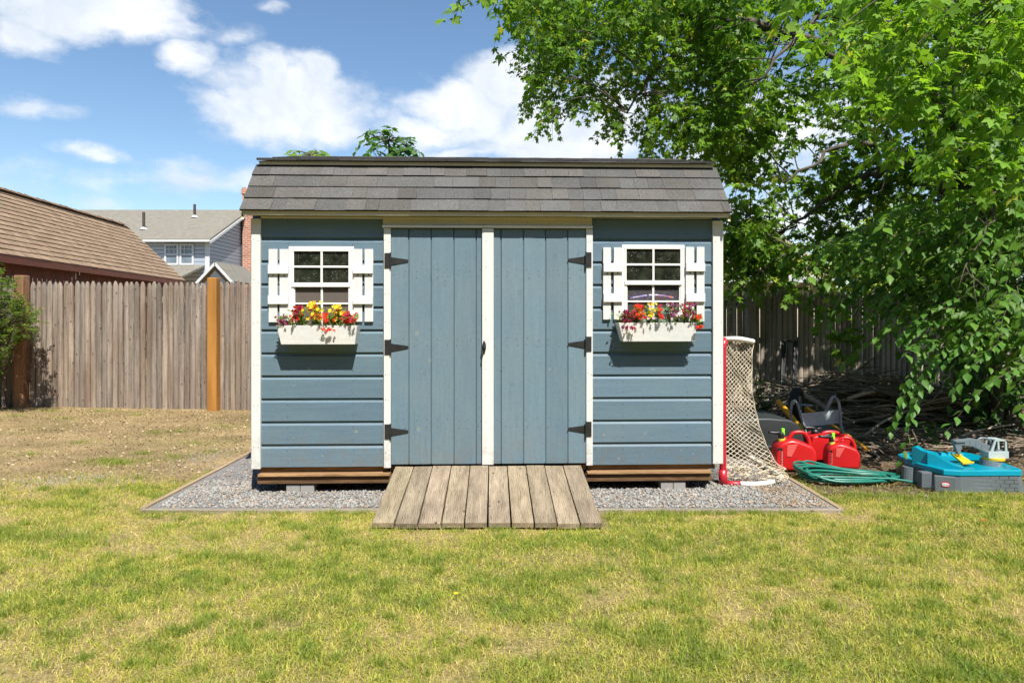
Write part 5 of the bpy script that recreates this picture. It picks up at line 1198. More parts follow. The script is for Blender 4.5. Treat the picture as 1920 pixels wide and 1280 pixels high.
# --- evergreen bush at the left edge
bush = thing('evergreen_bush', 'bright green evergreen bush at the left edge in front of the fence post', 'bush', (-7.25, 9.25, 0)); b = MB()
sk = []
for k in range(7): sk += limb(b, [(-7.25+random.uniform(-.1, .1), 9.25, -.05), (-7.2+random.uniform(-.3, .3), 9.25+random.uniform(-.2, .2), .7), (-7.1+random.uniform(-.5, .5), 9.2+random.uniform(-.3, .3), 1.5)], .03, .008, 6)
b.build('trunk', M_BARK, bush, smooth=True); b = MB()
pB = [(-160, 495), (-20, 500), (20, 520), (40, 555), (62, 575), (70, 600), (66, 625), (40, 640), (20, 655), (-10, 700), (-160, 720)]
bb2 = sample_poly(1300, pB, 8.75, 9.6, 2.6, .36, 23); connect(b, bb2, sk, .15, .004)
V, Fc, C = twigs(bb2, (.1, -.25, .15), .13, 34, ST, .032, leafcol((.065, .15, .02), (.20, .29, .035), (.42, .36, .07), .08), b, side=.022, hang=-.2, droop=.3); np_mesh('foliage', V, Fc, C, M_LEAF, bush); b.build('branches', M_BARK, bush, smooth=True)
# --- tree mostly outside the left edge
def simple_tree(name, label, cat, x, y, h, poly, y0, y1, nb, colf, lscale, nl, leaf=OT_, tw=.5, group=None, thr=.3, r=.12):
    o = thing(name, label, cat, (x, y, 0), 0, group); b = MB(); s = limb(b, [(x, y, -.2), (x+.1, y, h*.5), (x-.05, y, h)], r, r*.3, 8, wig=.02)
    b.build('trunk', M_BARK, o, smooth=True); b = MB(); bs_ = sample_poly(nb, poly, y0, y1, .9, thr, 31) if callable(getattr(poly, 'append', None)) else poly
    for k in range(6): q = bs_[int(random.random()*len(bs_))]; limb(b, [s[len(s)//3+k], (Vector(q)+s[len(s)//3+k])/2+Vector((0, 0, .2)), q], r*.3, r*.08, 5)
    V, Fc, C = twigs(bs_, (0, 0, -.2), tw, nl, leaf, lscale, colf, None, side=tw*.45, hang=.6, spread=.9)
    np_mesh('crown', V, Fc, C, M_LEAF, o); b.build('branches', M_BARK, o, smooth=True); return o
simple_tree('leafy_tree', 'tree whose branch tips just enter at the left edge above the garage roof', 'tree', -13.0, 11.5, 5.0, [(-560, 150), (-60, 300), (-26, 325), (-24, 345), (-40, 360), (-60, 380), (-34, 462), (-36, 474), (-70, 470), (-560, 520)], 11, 12.6, 260, leafcol((.05, .13, .02), (.12, .22, .03)), .10, 10)
# --- sunlit trees beyond the right fence
def ell(cx, cy, cz, rx, ry, rz, n):
    d = rng.normal(0, 1, (n, 3)); d /= np.linalg.norm(d, axis=1)[:, None]; q = d*(rng.random((n, 1))**.28); q = q*np.array([rx, ry, rz])+np.array([cx, cy, cz]); return q[n3(q, .9, 51) > .38]
yl = leafcol((.14, .24, .035), (.33, .42, .06)); gl = leafcol((.07, .16, .025), (.18, .29, .045))
for (px, Y, cz, rr, lab, cf, nn_) in ((1655, 17.0, 2.9, 1.55, 'sunlit yellow-green tree beyond the right fence, right of the beige house', yl, 420), (1800, 18.0, 3.3, 2.4, 'sunlit green tree beyond the right fence, behind the broad-leaved tree', gl, 420),
                                  (1440, 26.0, 2.6, 2.6, 'green tree beyond the right fence, left of the beige house', gl, 380), (1990, 19.0, 3.0, 2.6, 'green tree beyond the right fence, at the right edge of the view', gl, 300)):
    x = (px-960)/F*Y; simple_tree('background_tree', lab, 'tree', x, Y, cz, ell(x, Y, cz, rr, rr, rr*.9, nn_), 0, 0, 0, cf, .17, 12, tw=.5, group='trees beyond the right fence')
# --- unseen house added behind the viewer to cut fill light and darken the panes
hb_ = thing('house', 'added dark brown house, unseen behind the viewer, cutting the fill light on the shed', 'house', (0, -5, 0))
M_DK = paintmat('dark brown siding', (.085, .07, .055), 'x', .2, 0)
b = MB()
for k in range(35): b.box(-17, 17, -5.03, -4.98, k*.18, k*.18+.172, (random.uniform(.85, 1.1),)*3)
b.box(-17, 17, -13, -5.035, 0, 6.1); b.build('wall', M_DK, hb_)
b = MB(); b.add([(-17.4, -4.5, 6.3), (17.4, -4.5, 6.3), (17.4, -9, 8.8), (-17.4, -9, 8.8), (17.4, -13.6, 6.3), (-17.4, -13.6, 6.3)], [(0, 1, 2, 3), (3, 2, 4, 5)]); b.build('roof', M_ROOFG, hb_)
for i in range(6):
    for z_ in (.9, 3.7):
        x_ = -14+i*5.6; b = MB(); b.box(x_-.6, x_+.6, -4.975, -4.94, z_, z_+1.4); w_ = b.build('window', M_DARKG, hb_, bevel=.01)

# ================================================================ YARD THINGS
def ngon(s): return s
# ---- hockey goal
goal = thing('hockey_goal', 'hockey goal with red posts and white string net against the right wall of the shed', 'hockey goal', (1.69, 5.47, 0))
M_REDP = pmat('red goal steel', (.40, .016, .030), .35, .12, 8); M_WP = pmat('white goal steel', (.72, .70, .64), .4, .15, 14)
M_NET = pmat('goal net cord', (.62, .54, .40), .9, .25, 30)
gx0, gy0, gy1 = 1.690, 5.47, 7.1; zt_g = 1.165
b = MB(); b.tube(curve([(gx0, gy0, 0.012), (gx0, gy0, .6), (gx0, gy0, 1.06), (gx0+.004, gy0, 1.12), (gx0+.02, gy0+.03, zt_g-.005), (gx0+.02, gy0+.12, zt_g)], 6), .027, 12); b.tube([(gx0, gy0-.001, 0.0), (gx0, gy0-.001, .13)], .034, 12)
b.build('post', M_REDP, goal, smooth=True)
b = MB(); b.tube([(gx0, gy1, .012), (gx0, gy1, zt_g-.02)], .025, 10); b.build('post', M_REDP, goal, smooth=True)
b = MB(); b.tube([(gx0+.02, gy0+.12, zt_g), (gx0+.02, gy1, zt_g)], .025, 10); b.build('crossbar', M_REDP, goal, smooth=True)
b = MB(); b.tube([(gx0, gy0, .02), (gx0+.11, gy0-.02, .02), (gx0+.16, gy0, .02)], .022, 8); b.build('base_bar', M_REDP, goal, smooth=True)
b = MB(); b.tube(curve([(gx0+.03, gy0+.02, zt_g+.01), (gx0+.12, gy0-.01, zt_g+.012), (gx0+.22, gy0+.01, zt_g-.005), (gx0+.25, gy0+.10, zt_g-.012), (gx0+.22, gy0+.8, zt_g-.01), (gx0+.22, gy1-.1, zt_g-.01), (gx0+.02, gy1, zt_g)], 6), .019, 10)
b.build('top_shelf_bar', M_WP, goal, smooth=True)
b = MB(); b.tube(curve([(gx0+.13, gy0-.03, .022), (gx0+.25, gy0-.045, .024), (gx0+.38, gy0-.01, .03), (gx0+.50, gy0+.10, .035), (gx0+.54, gy0+.3, .035), (gx0+.54, gy1-.4, .03), (gx0+.4, gy1, .025), (gx0+.0, gy1, .02)], 6), .021, 10); b.build('base_frame', M_WP, goal, smooth=True)
BE = [(639, 1415), (656, 1411), (700, 1409.5), (729, 1409.5), (765, 1415), (794, 1422), (838, 1436.5), (864, 1451), (880, 1465), (893, 1474)]
Yn = gy0+.03
bez = sorted([((HY-y)/F*Yn+CAMZ, (x-960)/F*Yn-gx0) for y, x in BE])
def backx(z): return float(np.interp(z, [q[0] for q in bez], [q[1] for q in bez]))
b = MB(); NS, NT = 7, 31; znb, znt = .035, zt_g-.005
def sidept(s, t_):
    z = znb+(znt-znb)*t_; bx_ = backx(z); w = .012*math.sin(s*9+t_*23)+.008*math.sin(t_*51+s*4)
    x = gx0+.024+(bx_-.024)*s; yy_ = Yn+.03*math.sin(s*3.1)*(1-t_)+w*.6-(.05*s*(1-t_)**3)+.10*s*t_*0
    crumple = max(0, 1-t_*6); z += .012*crumple*math.sin(s*31+3); x += .012*crumple*math.sin(t_*80+s*17)
    return Vector((x+w*.35, yy_, z-.010*math.sin(s*math.pi)*t_))
for sg in (1, -1):
    for k in range(-NT, NS+NT+1):
        pts_ = []
        for i in range(0, 181):
            t_ = i/180; s = (k+sg*t_*NT)/NS*1.0
            if sg < 0: s = (k-t_*NT)/NS
            if 0 <= s <= 1: pts_.append(sidept(s, t_))
        if len(pts_) > 3:
            pts_ = pts_[::3]+[pts_[-1]] if len(pts_) > 8 else pts_
            b.tube(pts_, .0024, 4, caps=False)
for k in range(60):      # loose bunched net at the foot
    s = random.random(); c = sidept(s, random.uniform(0, .1)); q = [c+Vector((random.gauss(0, .03), random.gauss(-.015, .02), abs(random.gauss(0, .02)))) for _ in range(4)]; b.tube(curve(q, 3), .0026, 4, caps=False)
b.tube([sidept(0, i/60)+Vector((.004*math.sin(i*2), -.006+.004*math.cos(i*2), 0)) for i in range(61)], .005, 5); b.tube([sidept(1, i/60) for i in range(61)], .0035, 4)
b.build('side_net', M_NET, goal)
b = MB(); NSb, NTb = 9, 12
def backpt(s, t_):
    z = znb+(znt-znb)*t_; return Vector((gx0+backx(z)+.012*math.sin(s*7+t_*9), Yn+.03+(gy1-Yn-.1)*s, z))
for sg in (1, -1):
    for k in range(-NTb, NSb+NTb+1):
        pts_ = []
        for i in range(0, 61):
            t_ = i/60; s = (k+sg*t_*NTb)/NSb
            if 0 <= s <= 1: pts_.append(backpt(s, t_))
        if len(pts_) > 2: b.tube(pts_[::2]+[pts_[-1]], .0018, 3, caps=False)
b.build('back_net', M_NET, goal)

# ---- gas cans
M_CAN = pmat('red can plastic', (.48, .010, .012), .38, .10, 5, .05, 30); M_BLKP = pmat('black plastic', (.012, .012, .013), .4, .2, 20); M_LIME = pmat('lime plastic', (.25, .75, .04), .4); M_LBL = pmat('label', (.45, .46, .42), .5, .2, 30)
M_YRING = pmat('yellow-green ring', (.50, .55, .06), .4)
def gas_can(label, x, y, rz, w, h, d, flip=False, spoutup=.07):
    """spout at the left end, loop handle over the right shoulder"""
    o = thing('gas_can', label, 'gas can', (x, y, .005), rz, 'red gas cans beside the goal'); k = w/.35; q = h/.30
    b = MB(); sil = [(-.165, .0), (.160, .0), (.175, .03), (.178, .12), (.168, .175), (.145, .215), (.10, .235), (.02, .262), (-.035, .272), (-.075, .262), (-.12, .245), (-.15, .215), (-.168, .16), (-.176, .06)]
    b.prism([(p[0]*k, p[1]*q) for p in sil], lambda a, c, e: (a, e, c), -d/2, d/2); o_ = b.build('body', M_CAN, o, world=False, bevel=.034*k, seg=4, smooth=True)
    b = MB(); b.prism([(-.08*k, .225*q), (.01*k, .235*q), (-.045*k, .125*q), (-.085*k, .13*q)], lambda a, c, e: (a, -d/2-e, c), -.004, .004); b.build('side_facet', pmat('lighter red plastic', (.62, .10, .09), .35), o, world=False, bevel=.003)  # facet coloured a lighter red than the can body
    b = MB(); b.tube(curve([(-.035*k, 0, .262*q), (.0, 0, .312*q), (.05*k, 0, .325*q), (.10*k, 0, .315*q), (.135*k, 0, .27*q), (.152*k, 0, .19*q)], 6), .0165*k, 10); b.build('handle', M_CAN, o, world=False, smooth=True)
    b = MB(); c0 = Vector((-.095*k, 0, .245*q)); b.tube([c0, c0+Vector((-.003, 0, .022))], [.034*k, .032*k], 14); b.build('collar', M_YRING, o, world=False, smooth=False)
    b = MB(); b.tube(curve([c0+Vector((-.003, 0, .018)), c0+Vector((-.010, 0, .07)), c0+Vector((-.012, 0, spoutup+.03))], 4), [.027*k]*5+[.02*k]*4, 12); b.tube(curve([c0+Vector((-.005, 0, spoutup+.02)), c0+Vector((-.05, 0, spoutup+.015)), c0+Vector((-.115, 0, spoutup+.02))], 3), [.016, .016, .015, .014, .012, .011, .012], 10)
    b.build('spout', M_BLKP, o, world=False, smooth=True)
    b = MB(); b.box(c0.x-.004, c0.x+.022, -.014, .014, c0.z+spoutup, c0.z+spoutup+.055); b.build('trigger', M_LIME, o, world=False, bevel=.003)
    b = MB(); b.add([(-.158*k, -d/2+.010, .20*q), (-.122*k, -d/2-.002, .205*q), (-.122*k, -d/2-.002, .05*q), (-.158*k, -d/2+.010, .045*q)], [(0, 1, 2, 3)], (1, 1, 1)); lb = b.build('label', M_LBL, o, world=False)
    b = MB(); b.add([(-.159*k, -d/2+.008, .20*q), (-.121*k, -d/2-.0045, .205*q), (-.121*k, -d/2-.0045, .175*q), (-.159*k, -d/2+.008, .17*q)], [(0, 1, 2, 3)])
    for j in range(7):
        z = (.16-j*.015)*q; b.add([(-.155*k, -d/2+.0075, z), (-.125*k, -d/2-.0045, z+.002), (-.125*k, -d/2-.0045, z-.004), (-.155*k, -d/2+.0075, z-.006)], [(0, 1, 2, 3)])
    b.build('print', M_BLKP, lb, world=False); return o
q = PZ(1497, 885); gas_can('red gas can with green trigger standing nearest the hockey goal', q.x, q.y+.12, -.10, .345, .30, .22, spoutup=.055)
q = PZ(1587, 880); gas_can('red gas can in front of another, right of the can by the goal', q.x, q.y+.10, -.22, .275, .24, .20, spoutup=.05)
# the low wide can at the back
q = PZ(1568, 868); o = thing('gas_can', 'wide low red gas can standing behind the right-hand can', 'gas can', (q.x, q.y+.18, .005), -.05, 'red gas cans beside the goal')
b = MB(); sil = [(-.185, 0), (.18, 0), (.195, .05), (.195, .2), (.17, .235), (.11, .25), (.10, .205), (-.03, .205), (-.04, .235), (-.12, .24), (-.17, .225), (-.195, .17), (-.198, .05)]
b.prism(sil, lambda a, c, e: (a, e, c), -.12, .12); b.build('body', M_CAN, o, world=False, bevel=.022, seg=3, smooth=True); b = MB(); b.tube(curve([(-.05, 0, .225), (-.02, 0, .247), (.05, 0, .252), (.12, 0, .24)], 5), .018, 10); b.build('handle', M_CAN, o, world=False, smooth=True)
b = MB(); b.tube([(-.115, 0, .23), (-.115, 0, .275)], [.034, .032], 14); b.tube(curve([(-.115, 0, .27), (-.115, 0, .285), (-.16, 0, .292), (-.215, 0, .29)], 4), .014, 10); b.tube([(-.11, 0, .28), (-.05, 0, .287)], .012, 8); b.build('spout', M_BLKP, o, world=False, smooth=True)

# ---- garden hose: one long coil
hose = thing('garden_hose', 'coiled green garden hose lying in front of the gas cans', 'garden hose', (2.75, 5.62, 0))
pts_ = []; T_ = 11.3; nn_ = 520
for i in range(nn_):
    f = i/nn_; a = f*T_*2*math.pi+2.2; ring = int(f*T_); rr = random.Random(ring+3); rr2 = random.Random(ring+4); g = f*T_-ring
    def prm(r_): return (r_.uniform(-.06, .06), r_.uniform(-.035, .035), r_.uniform(.26, .40), r_.uniform(.13, .24), r_.uniform(.0, .02))
    A, B_ = prm(rr), prm(rr2); cx_, cy_, ra, rb, dz_ = [A[j]*(1-g)+B_[j]*g for j in range(5)]
    x = 2.74+cx_+ra*math.cos(a)+.09*max(0, math.cos(a)); y = 5.66+cy_+rb*math.sin(a); lft = max(0, -math.cos(a+.4))
    z = .016+dz_+f*.055*(.3+.9*lft)+.05*lft*f*abs(math.sin(ring*1.7))
    pts_.append((x, y, z))
tail = [(3.05, 5.50, .05), (3.25, 5.47, .02), (3.38, 5.52, .016)]
b = MB(); b.tube(curve([pts_[0]]+pts_[1::2]+tail, 2), .0105, 8)
b.build('hose', pmat('green hose rubber', (.012, .145, .105), .35, .25, 9), hose, smooth=True)
b = MB(); b.tube([(3.38, 5.52, .016), (3.42, 5.54, .016)], .014, 10); b.build('coupling', pmat('brass', (.5, .34, .1), .35, metal=1), hose, smooth=True)

# ---- overturned wheelbarrow
wb = thing('wheelbarrow', 'overturned wheelbarrow with yellow handles and grey legs behind the gas cans', 'wheelbarrow', (3.1, 6.9, 0))
M_YEL = pmat('yellow painted wood', (.72, .33, .012), .45, .12, 9); M_GALV = pmat('galvanised steel', (.42, .48, .51), .4, .2, 18, metal=.1); M_TRAY = pmat('grey steel tray', (.07, .085, .09), .5, .2, 6)
M_TYRE = pmat('tyre rubber', (.012, .012, .013), .75, .2, 20, .3, 90)
def pr(px, py, Y): return P(px, py, Y)
for (a, c, g) in ((pr(1459, 752, 7.45), pr(1543, 852, 6.45), pr(1556, 880, 6.28)), (pr(1511, 765, 7.45), pr(1632, 848, 6.62), pr(1652, 865, 6.45))):
    b = MB(); b.bar(a, c, .040, .040); h = b.build('handle', M_YEL, wb, bevel=.004)
    b = MB(); b.tube([c+(c-a).normalized()*-.03, c+(c-a).normalized()*.03, c+(c-a).normalized()*.16], [.026, .025, .019], 10); b.build('grip', M_BLKP, h, smooth=True)
def strap(b, pts, w, t_, wdir=Vector((0, 1, 0))):
    pts = curve(pts, 5)
    for i in range(len(pts)-1): b.bar(pts[i], pts[i+1]+(pts[i+1]-pts[i])*.08, w, t_, up=(pts[i+1]-pts[i]).cross(wdir))
for L_ in ([pr(1512, 815, 6.75), pr(1503, 785, 6.78), pr(1497, 762, 6.8), pr(1491, 753, 6.84), pr(1484, 760, 6.95), pr(1482, 800, 7.08)], [pr(1583, 822, 6.75), pr(1577, 800, 6.78), pr(1574.5, 765, 6.8), pr(1570, 749, 6.83), pr(1560, 747, 6.9), pr(1547, 775, 7.08)]):
    b = MB(); strap(b, L_, .045, .006); lg = b.build('leg', M_GALV, wb)
    b = MB()
    for (px_, py_) in (((L_[1].x), L_[1].z), ((L_[2].x), L_[2].z-.04)): b.tube([(px_, L_[1].y-.03, py_), (px_, L_[1].y-.037, py_)], .009, 8)
    b.build('bolt', M_GALV, lg)
a1, a2, a3, a4 = pr(1503, 775, 6.81), pr(1573, 768, 6.81), pr(1574, 793, 6.8), pr(1509, 800, 6.8)
b = MB(); b.add([a1, a2, a3, a4, a1+Vector((0, .006, 0)), a2+Vector((0, .006, 0)), a3+Vector((0, .006, 0)), a4+Vector((0, .006, 0))], [(0, 3, 2, 1), (4, 5, 6, 7), (0, 1, 5, 4), (3, 7, 6, 2), (0, 4, 7, 3), (1, 2, 6, 5)]); b.build('cross_brace', M_GALV, wb)
# tray upside down between and beyond the handles
b = MB(); zt2 = .23; c_ = [(2.95, 6.70), (3.24, 6.74), (3.32, 7.2), (3.02, 7.25)]; cc_ = [(2.80, 6.55), (3.26, 6.60), (3.42, 7.35), (2.90, 7.4)]
n0 = [(x, y, .005) for x, y in cc_]+[(x, y, zt2) for x, y in c_]; b.add(n0, [(4, 5, 6, 7), (0, 1, 5, 4), (1, 2, 6, 5), (2, 3, 7, 6), (3, 0, 4, 7), (3, 2, 1, 0)]); b.build('tray', M_TRAY, wb, bevel=.035, seg=4, smooth=True)
wc = pr(1494, 758, 7.55); axd = Vector((.80, -.6, 0)).normalized()
def ringtorus(b, c, ax, Rr, rr_, n=36, m=10):
    ax = ax.normalized(); u = Vector((0, 0, 1)); w = ax.cross(u).normalized(); vs = []
    for i in range(n):
        a = 2*math.pi*i/n; d = u*math.cos(a)+w*math.sin(a)
        for j in range(m): e = 2*math.pi*j/m; vs.append(c+d*(Rr+rr_*math.cos(e))+ax*(rr_*1.15*math.sin(e)))
    b.add(vs, [(i*m+j, i*m+(j+1) % m, ((i+1) % n)*m+(j+1) % m, ((i+1) % n)*m+j) for i in range(n) for j in range(m)])
b = MB(); ringtorus(b, wc, axd, .145, .045); wh = b.build('wheel', M_TYRE, wb, smooth=True)
b = MB(); b.tube([wc-axd*.03, wc-axd*.012, wc+axd*.012, wc+axd*.03], [.112, .060, .060, .112], 24, caps=True); b.build('rim', pmat('dull rim', (.22, .23, .24), .4, metal=.6), wh, smooth=False)
b = MB(); b.tube([wc-axd*.16, wc+axd*.16], .011, 8); b.bar(wc-axd*.13, wc-axd*.13+Vector((0, 0, -.12)), .03, .01); b.bar(wc+axd*.13, wc+axd*.13+Vector((0, 0, -.12)), .03, .01); b.build('axle', M_GALV, wb)

# ---- overturned dark plastic tub left of the wheelbarrow
tubo = thing('plastic_bin', 'overturned dark grey plastic bin between the hockey goal and the wheelbarrow', 'bin', (2.6, 6.6, 0))
b = MB(); y0, y1 = 6.42, 7.05; sil = []
for (px_, py_) in ((1380, 860), (1380, 790), (1415, 783), (1440, 783), (1478, 786), (1492, 792), (1500, 803), (1505, 822), (1508, 862)):
    w = P(px_, py_, 6.45); sil.append((w.x, max(.0, w.z)))
b.prism(sil, lambda a, c, e: (a, e, c), y0, y1); b.build('shell', pmat('dark grey plastic', (.022, .027, .028), .5, .15, 5), tubo, bevel=.02, seg=3, smooth=True)
b = MB(); q0 = P(1380, 836, 6.41); q1 = P(1507, 838, 6.41); b.bar((q0.x, 6.405, q0.z), (q1.x, 6.405, q1.z), .02, .02); b.build('rim', pmat('bin rim', (.05, .055, .06), .45), tubo, bevel=.004)

# ---- black hand truck frame leaning on the fence
ht = thing('hand_truck', 'black hand truck frame leaning upright against the right fence', 'hand truck', (3.75, 9.5, 0))
b = MB(); a = pr(1466, 752, 9.1); c = pr(1470, 638, 9.75); d = pr(1492, 640, 9.75); e = pr(1487, 756, 9.1); a.z = min(a.z, .2)
fy = Vector((0, 1, 0)); b.bar(a, c, .055, .035, up=fy); b.bar(e, d, .055, .035, up=fy); b.bar(c+Vector((-.02, 0, 0)), d+Vector((.02, 0, 0)), .035, .05, up=fy); b.build('frame', M_BLKP, ht, bevel=.006)
b = MB(); a0 = a.copy(); a0.z = .02; e0_ = e.copy(); e0_.z = .02; b.bar(a, a0, .05, .04); b.bar(e, e0_, .05, .04); b.bar(a0+Vector((-.04, -.15, 0)), e0_+Vector((.04, -.15, 0)), .3, .01); b.build('toe_plate', M_BLKP, ht)

# ---- sandbox with toy digger
sb = thing('sandbox', 'grey toy sandbox with brick-pattern walls and a turquoise lid, at the right edge', 'sandbox', (3.6, 5.6, 0))
M_SG = pmat('grey sandbox plastic', (.105, .125, .135), .38, .10, 5, .06, 40); M_TQ = pmat('turquoise lid plastic', (.0, .225, .32), .30, .06, 4)
plan = [(3.33, 5.27), (3.44, 5.23), (3.93, 5.24), (3.97, 5.28), (4.05, 5.75), (3.98, 5.98), (3.50, 6.02), (3.31, 5.90), (3.245, 5.66), (3.27, 5.50)]
def scl_(pl, f, dx=0, dy=0):
    cx = sum(p[0] for p in pl)/len(pl); cy = sum(p[1] for p in pl)/len(pl); return [(cx+(p[0]-cx)*f+dx, cy+(p[1]-cy)*f+dy) for p in pl]
b = MB(); pa = plan; pb_ = scl_(plan, .945); n_ = len(plan)
b.add([(p[0], p[1], -.01) for p in pa]+[(p[0], p[1], .130) for p in pb_], [tuple(range(n_-1, -1, -1)), tuple(range(n_, 2*n_))]+[(i, (i+1) % n_, n_+(i+1) % n_, n_+i) for i in range(n_)]); wall_ = b.build('base', M_SG, sb, bevel=.012, seg=3, smooth=False)
# brick relief on the long front wall
b = MB()
for r_ in range(4):
    z0 = .012+r_*.029; x = 3.50+(r_ % 2)*.035
    xe = 3.90
    while x < xe-.01:
        x2 = min(x+.072, xe); f0 = z0/.13; yb_ = 5.243+.0175*f0*.95-.004
        b.box(x, x2-.004, yb_-.0025+.0, yb_+.012, z0, z0+.0255); x = x2
b.build('brick_relief', M_SG, sb, bevel=.0015)
for (cx_, cy_) in ((3.275, 5.40),):
    b = MB(); b.box(cx_-.045, cx_+.045, cy_-.018, cy_+.05, 0, .128); b.build('pilaster', M_SG, sb, bevel=.01)
b = MB(); b.tube([(3.245, 5.60, 0), (3.25, 5.60, .125)], [.05, .045], 16); b.build('corner_knob', M_SG, sb, smooth=False)
lidp = scl_(plan, .965)
b = MB(); inn = scl_(plan, .83); inn2 = scl_(plan, .76)
vs = [(p[0], p[1], .131) for p in lidp]+[(p[0], p[1], .166) for p in scl_(plan, .955)]+[(p[0], p[1], .173) for p in scl_(plan, .93)]+[(p[0], p[1], .172) for p in inn]+[(p[0], p[1], .150) for p in inn2]
fs = [(k*n_+i, k*n_+(i+1) % n_, (k+1)*n_+(i+1) % n_, (k+1)*n_+i) for k in range(4) for i in range(n_)]+[tuple(4*n_+i for i in range(n_)), tuple(range(n_-1, -1, -1))]
b.add(vs, fs); lid = b.build('lid', M_TQ, sb, bevel=.003)
b = MB(); w0 = [(3.215, 5.42), (3.30, 5.36), (3.36, 5.30)]
# raised fin: tall slab at the left, sweeping down to the rim
out = [(3.175, .166), (3.175, .285), (3.20, .292), (3.235, .280), (3.235, .268), (3.30, .268), (3.345, .25), (3.40, .205), (3.46, .174), (3.46, .166)]
for (o0, o1, th_) in ((0, 5, .05), (5, 10, .05)): pass
def fin(pl, org, ang, d0, d1): 
    ca, sa = math.cos(ang), math.sin(ang); return lambda a, c, e: (org[0]+a*ca-e*sa, org[1]+a*sa+e*ca, c)
b.prism([(0, .14), (0, .290), (.028, .300), (.075, .276), (.125, .268), (.125, .14)], fin(0, (3.262, 5.575), -.95, 0, 0), 0, .06)
b.prism([(0, .14), (0, .268), (.05, .262), (.11, .225), (.18, .185), (.25, .170), (.25, .14)], fin(0, (3.325, 5.470), -.45, 0, 0), -.012, .12)
b.build('corner_tower', M_TQ, lid, bevel=.006)
lg_ = thing  # logo plate: red oval edge, white field, blue lettering
b = MB(); cx_, cz_ = 3.285, .085; p_a = Vector((3.262, 5.395, .085)); p_b = Vector((3.322, 5.275, .085)); du = (p_b-p_a).normalized(); nrm_ = Vector((du.y, -du.x, 0)).normalized()
c_l = Vector((3.322, 5.232, .086))
# front-left chamfer panel that carries the badge
b2_ = MB(); pan = [c_l+Vector((-.055, .045, -.08)), c_l+Vector((.075, -.012, -.08)), c_l+Vector((.075, -.008, .042)), c_l+Vector((-.055, .050, .042))]
du = (pan[1]-pan[0]).normalized(); nrm_ = Vector((du.y, -du.x, 0)).normalized(); cc0 = (pan[0]+pan[2])/2+nrm_*.012
b2_.add([p+nrm_*.010 for p in pan]+[p-nrm_*.02 for p in pan], [(0, 1, 2, 3), (7, 6, 5, 4), (0, 4, 5, 1), (1, 5, 6, 2), (2, 6, 7, 3), (3, 7, 4, 0)]); b2_.build('badge_panel', M_SG, sb, bevel=.006)
def oval(b, w, h, off, k=20):
    vs = []
    for i in range(k):
        a = 2*math.pi*i/k; x = math.copysign(abs(math.cos(a))**.6, math.cos(a))*w; z = math.copysign(abs(math.sin(a))**.75, math.sin(a))*h; vs.append(cc0+du*x+Vector((0, 0, z))+nrm_*off)
    vs += [v_-nrm_*.003 for v_ in vs]; b.add(vs, [tuple(range(k)), tuple(range(2*k-1, k-1, -1))]+[(i, k+i, k+(i+1) % k, (i+1) % k) for i in range(k)])
b = MB(); oval(b, .028, .0185, .0022); bd = b.build('badge', pmat('badge red', (.55, .01, .02), .35), sb)
b = MB(); oval(b, .024, .0115, .0038); b.build('badge_field', pmat('badge white', (.8, .8, .8), .35), bd)
tcu = bpy.data.curves.new('badge_lettering', 'FONT'); tcu.body = 'little tikes'; tcu.size = .0105; tcu.extrude = .0003; tcu.align_x = 'CENTER'; tcu.align_y = 'CENTER'; tcu.offset = .0002
tob = bpy.data.objects.new('tmp', tcu); scn.collection.objects.link(tob); dg = bpy.context.evaluated_depsgraph_get(); tme = bpy.data.meshes.new_from_object(tob.evaluated_get(dg)); bpy.data.objects.remove(tob)
tme.materials.clear(); tme.materials.append(pmat('badge blue', (.01, .02, .12), .4)); tm = bpy.data.objects.new('badge_lettering', tme); scn.collection.objects.link(tm); tm.parent = bd
Mw = Matrix((( du.x, 0, nrm_.x, 0), (du.y, 0, nrm_.y, 0), (0, 1, 0, 0), (0, 0, 0, 1))); Mw.translation = cc0+nrm_*.0045; tme.transform(ROOTS[sb.name].inverted() @ Mw)

dg_ = thing('toy_digger', 'grey toy digger with a yellow scoop mounted on the turquoise sandbox lid', 'toy digger', (3.80, 5.62, .17))
M_LG = pmat('pale grey toy plastic', (.36, .43, .43), .35, .08, 5); M_MG = pmat('mid grey toy plastic', (.135, .165, .185), .38, .08, 5); M_TY = pmat('yellow toy plastic', (.72, .46, .02), .38, .06, 5)
cx_, cy_ = 3.895, 5.55
b = MB(); b.tube([(cx_, cy_, .150), (cx_, cy_, .196)], [.085, .078], 24); b.build('turntable', M_MG, dg_, smooth=False)
b = MB(); b.tube([(cx_+.015, cy_-.005, .1965), (cx_+.015, cy_-.005, .214)], [.080, .082], 32); b.build('ring_gear', M_TY, dg_)
b = MB(); z0 = .214
Z = lambda py: CAMZ+(HY-py)/F*5.5
cab = [(-.075, z0), (.085, z0), (.085, z0+.055), (.073, z0+.062), (.068, z0+.135), (.05, z0+.148), (-.02, z0+.150), (-.045, z0+.10), (-.058, z0+.062), (-.075, z0+.055)]
fn = lambda a, c, e: (cx_+.02+a, cy_+e, c)
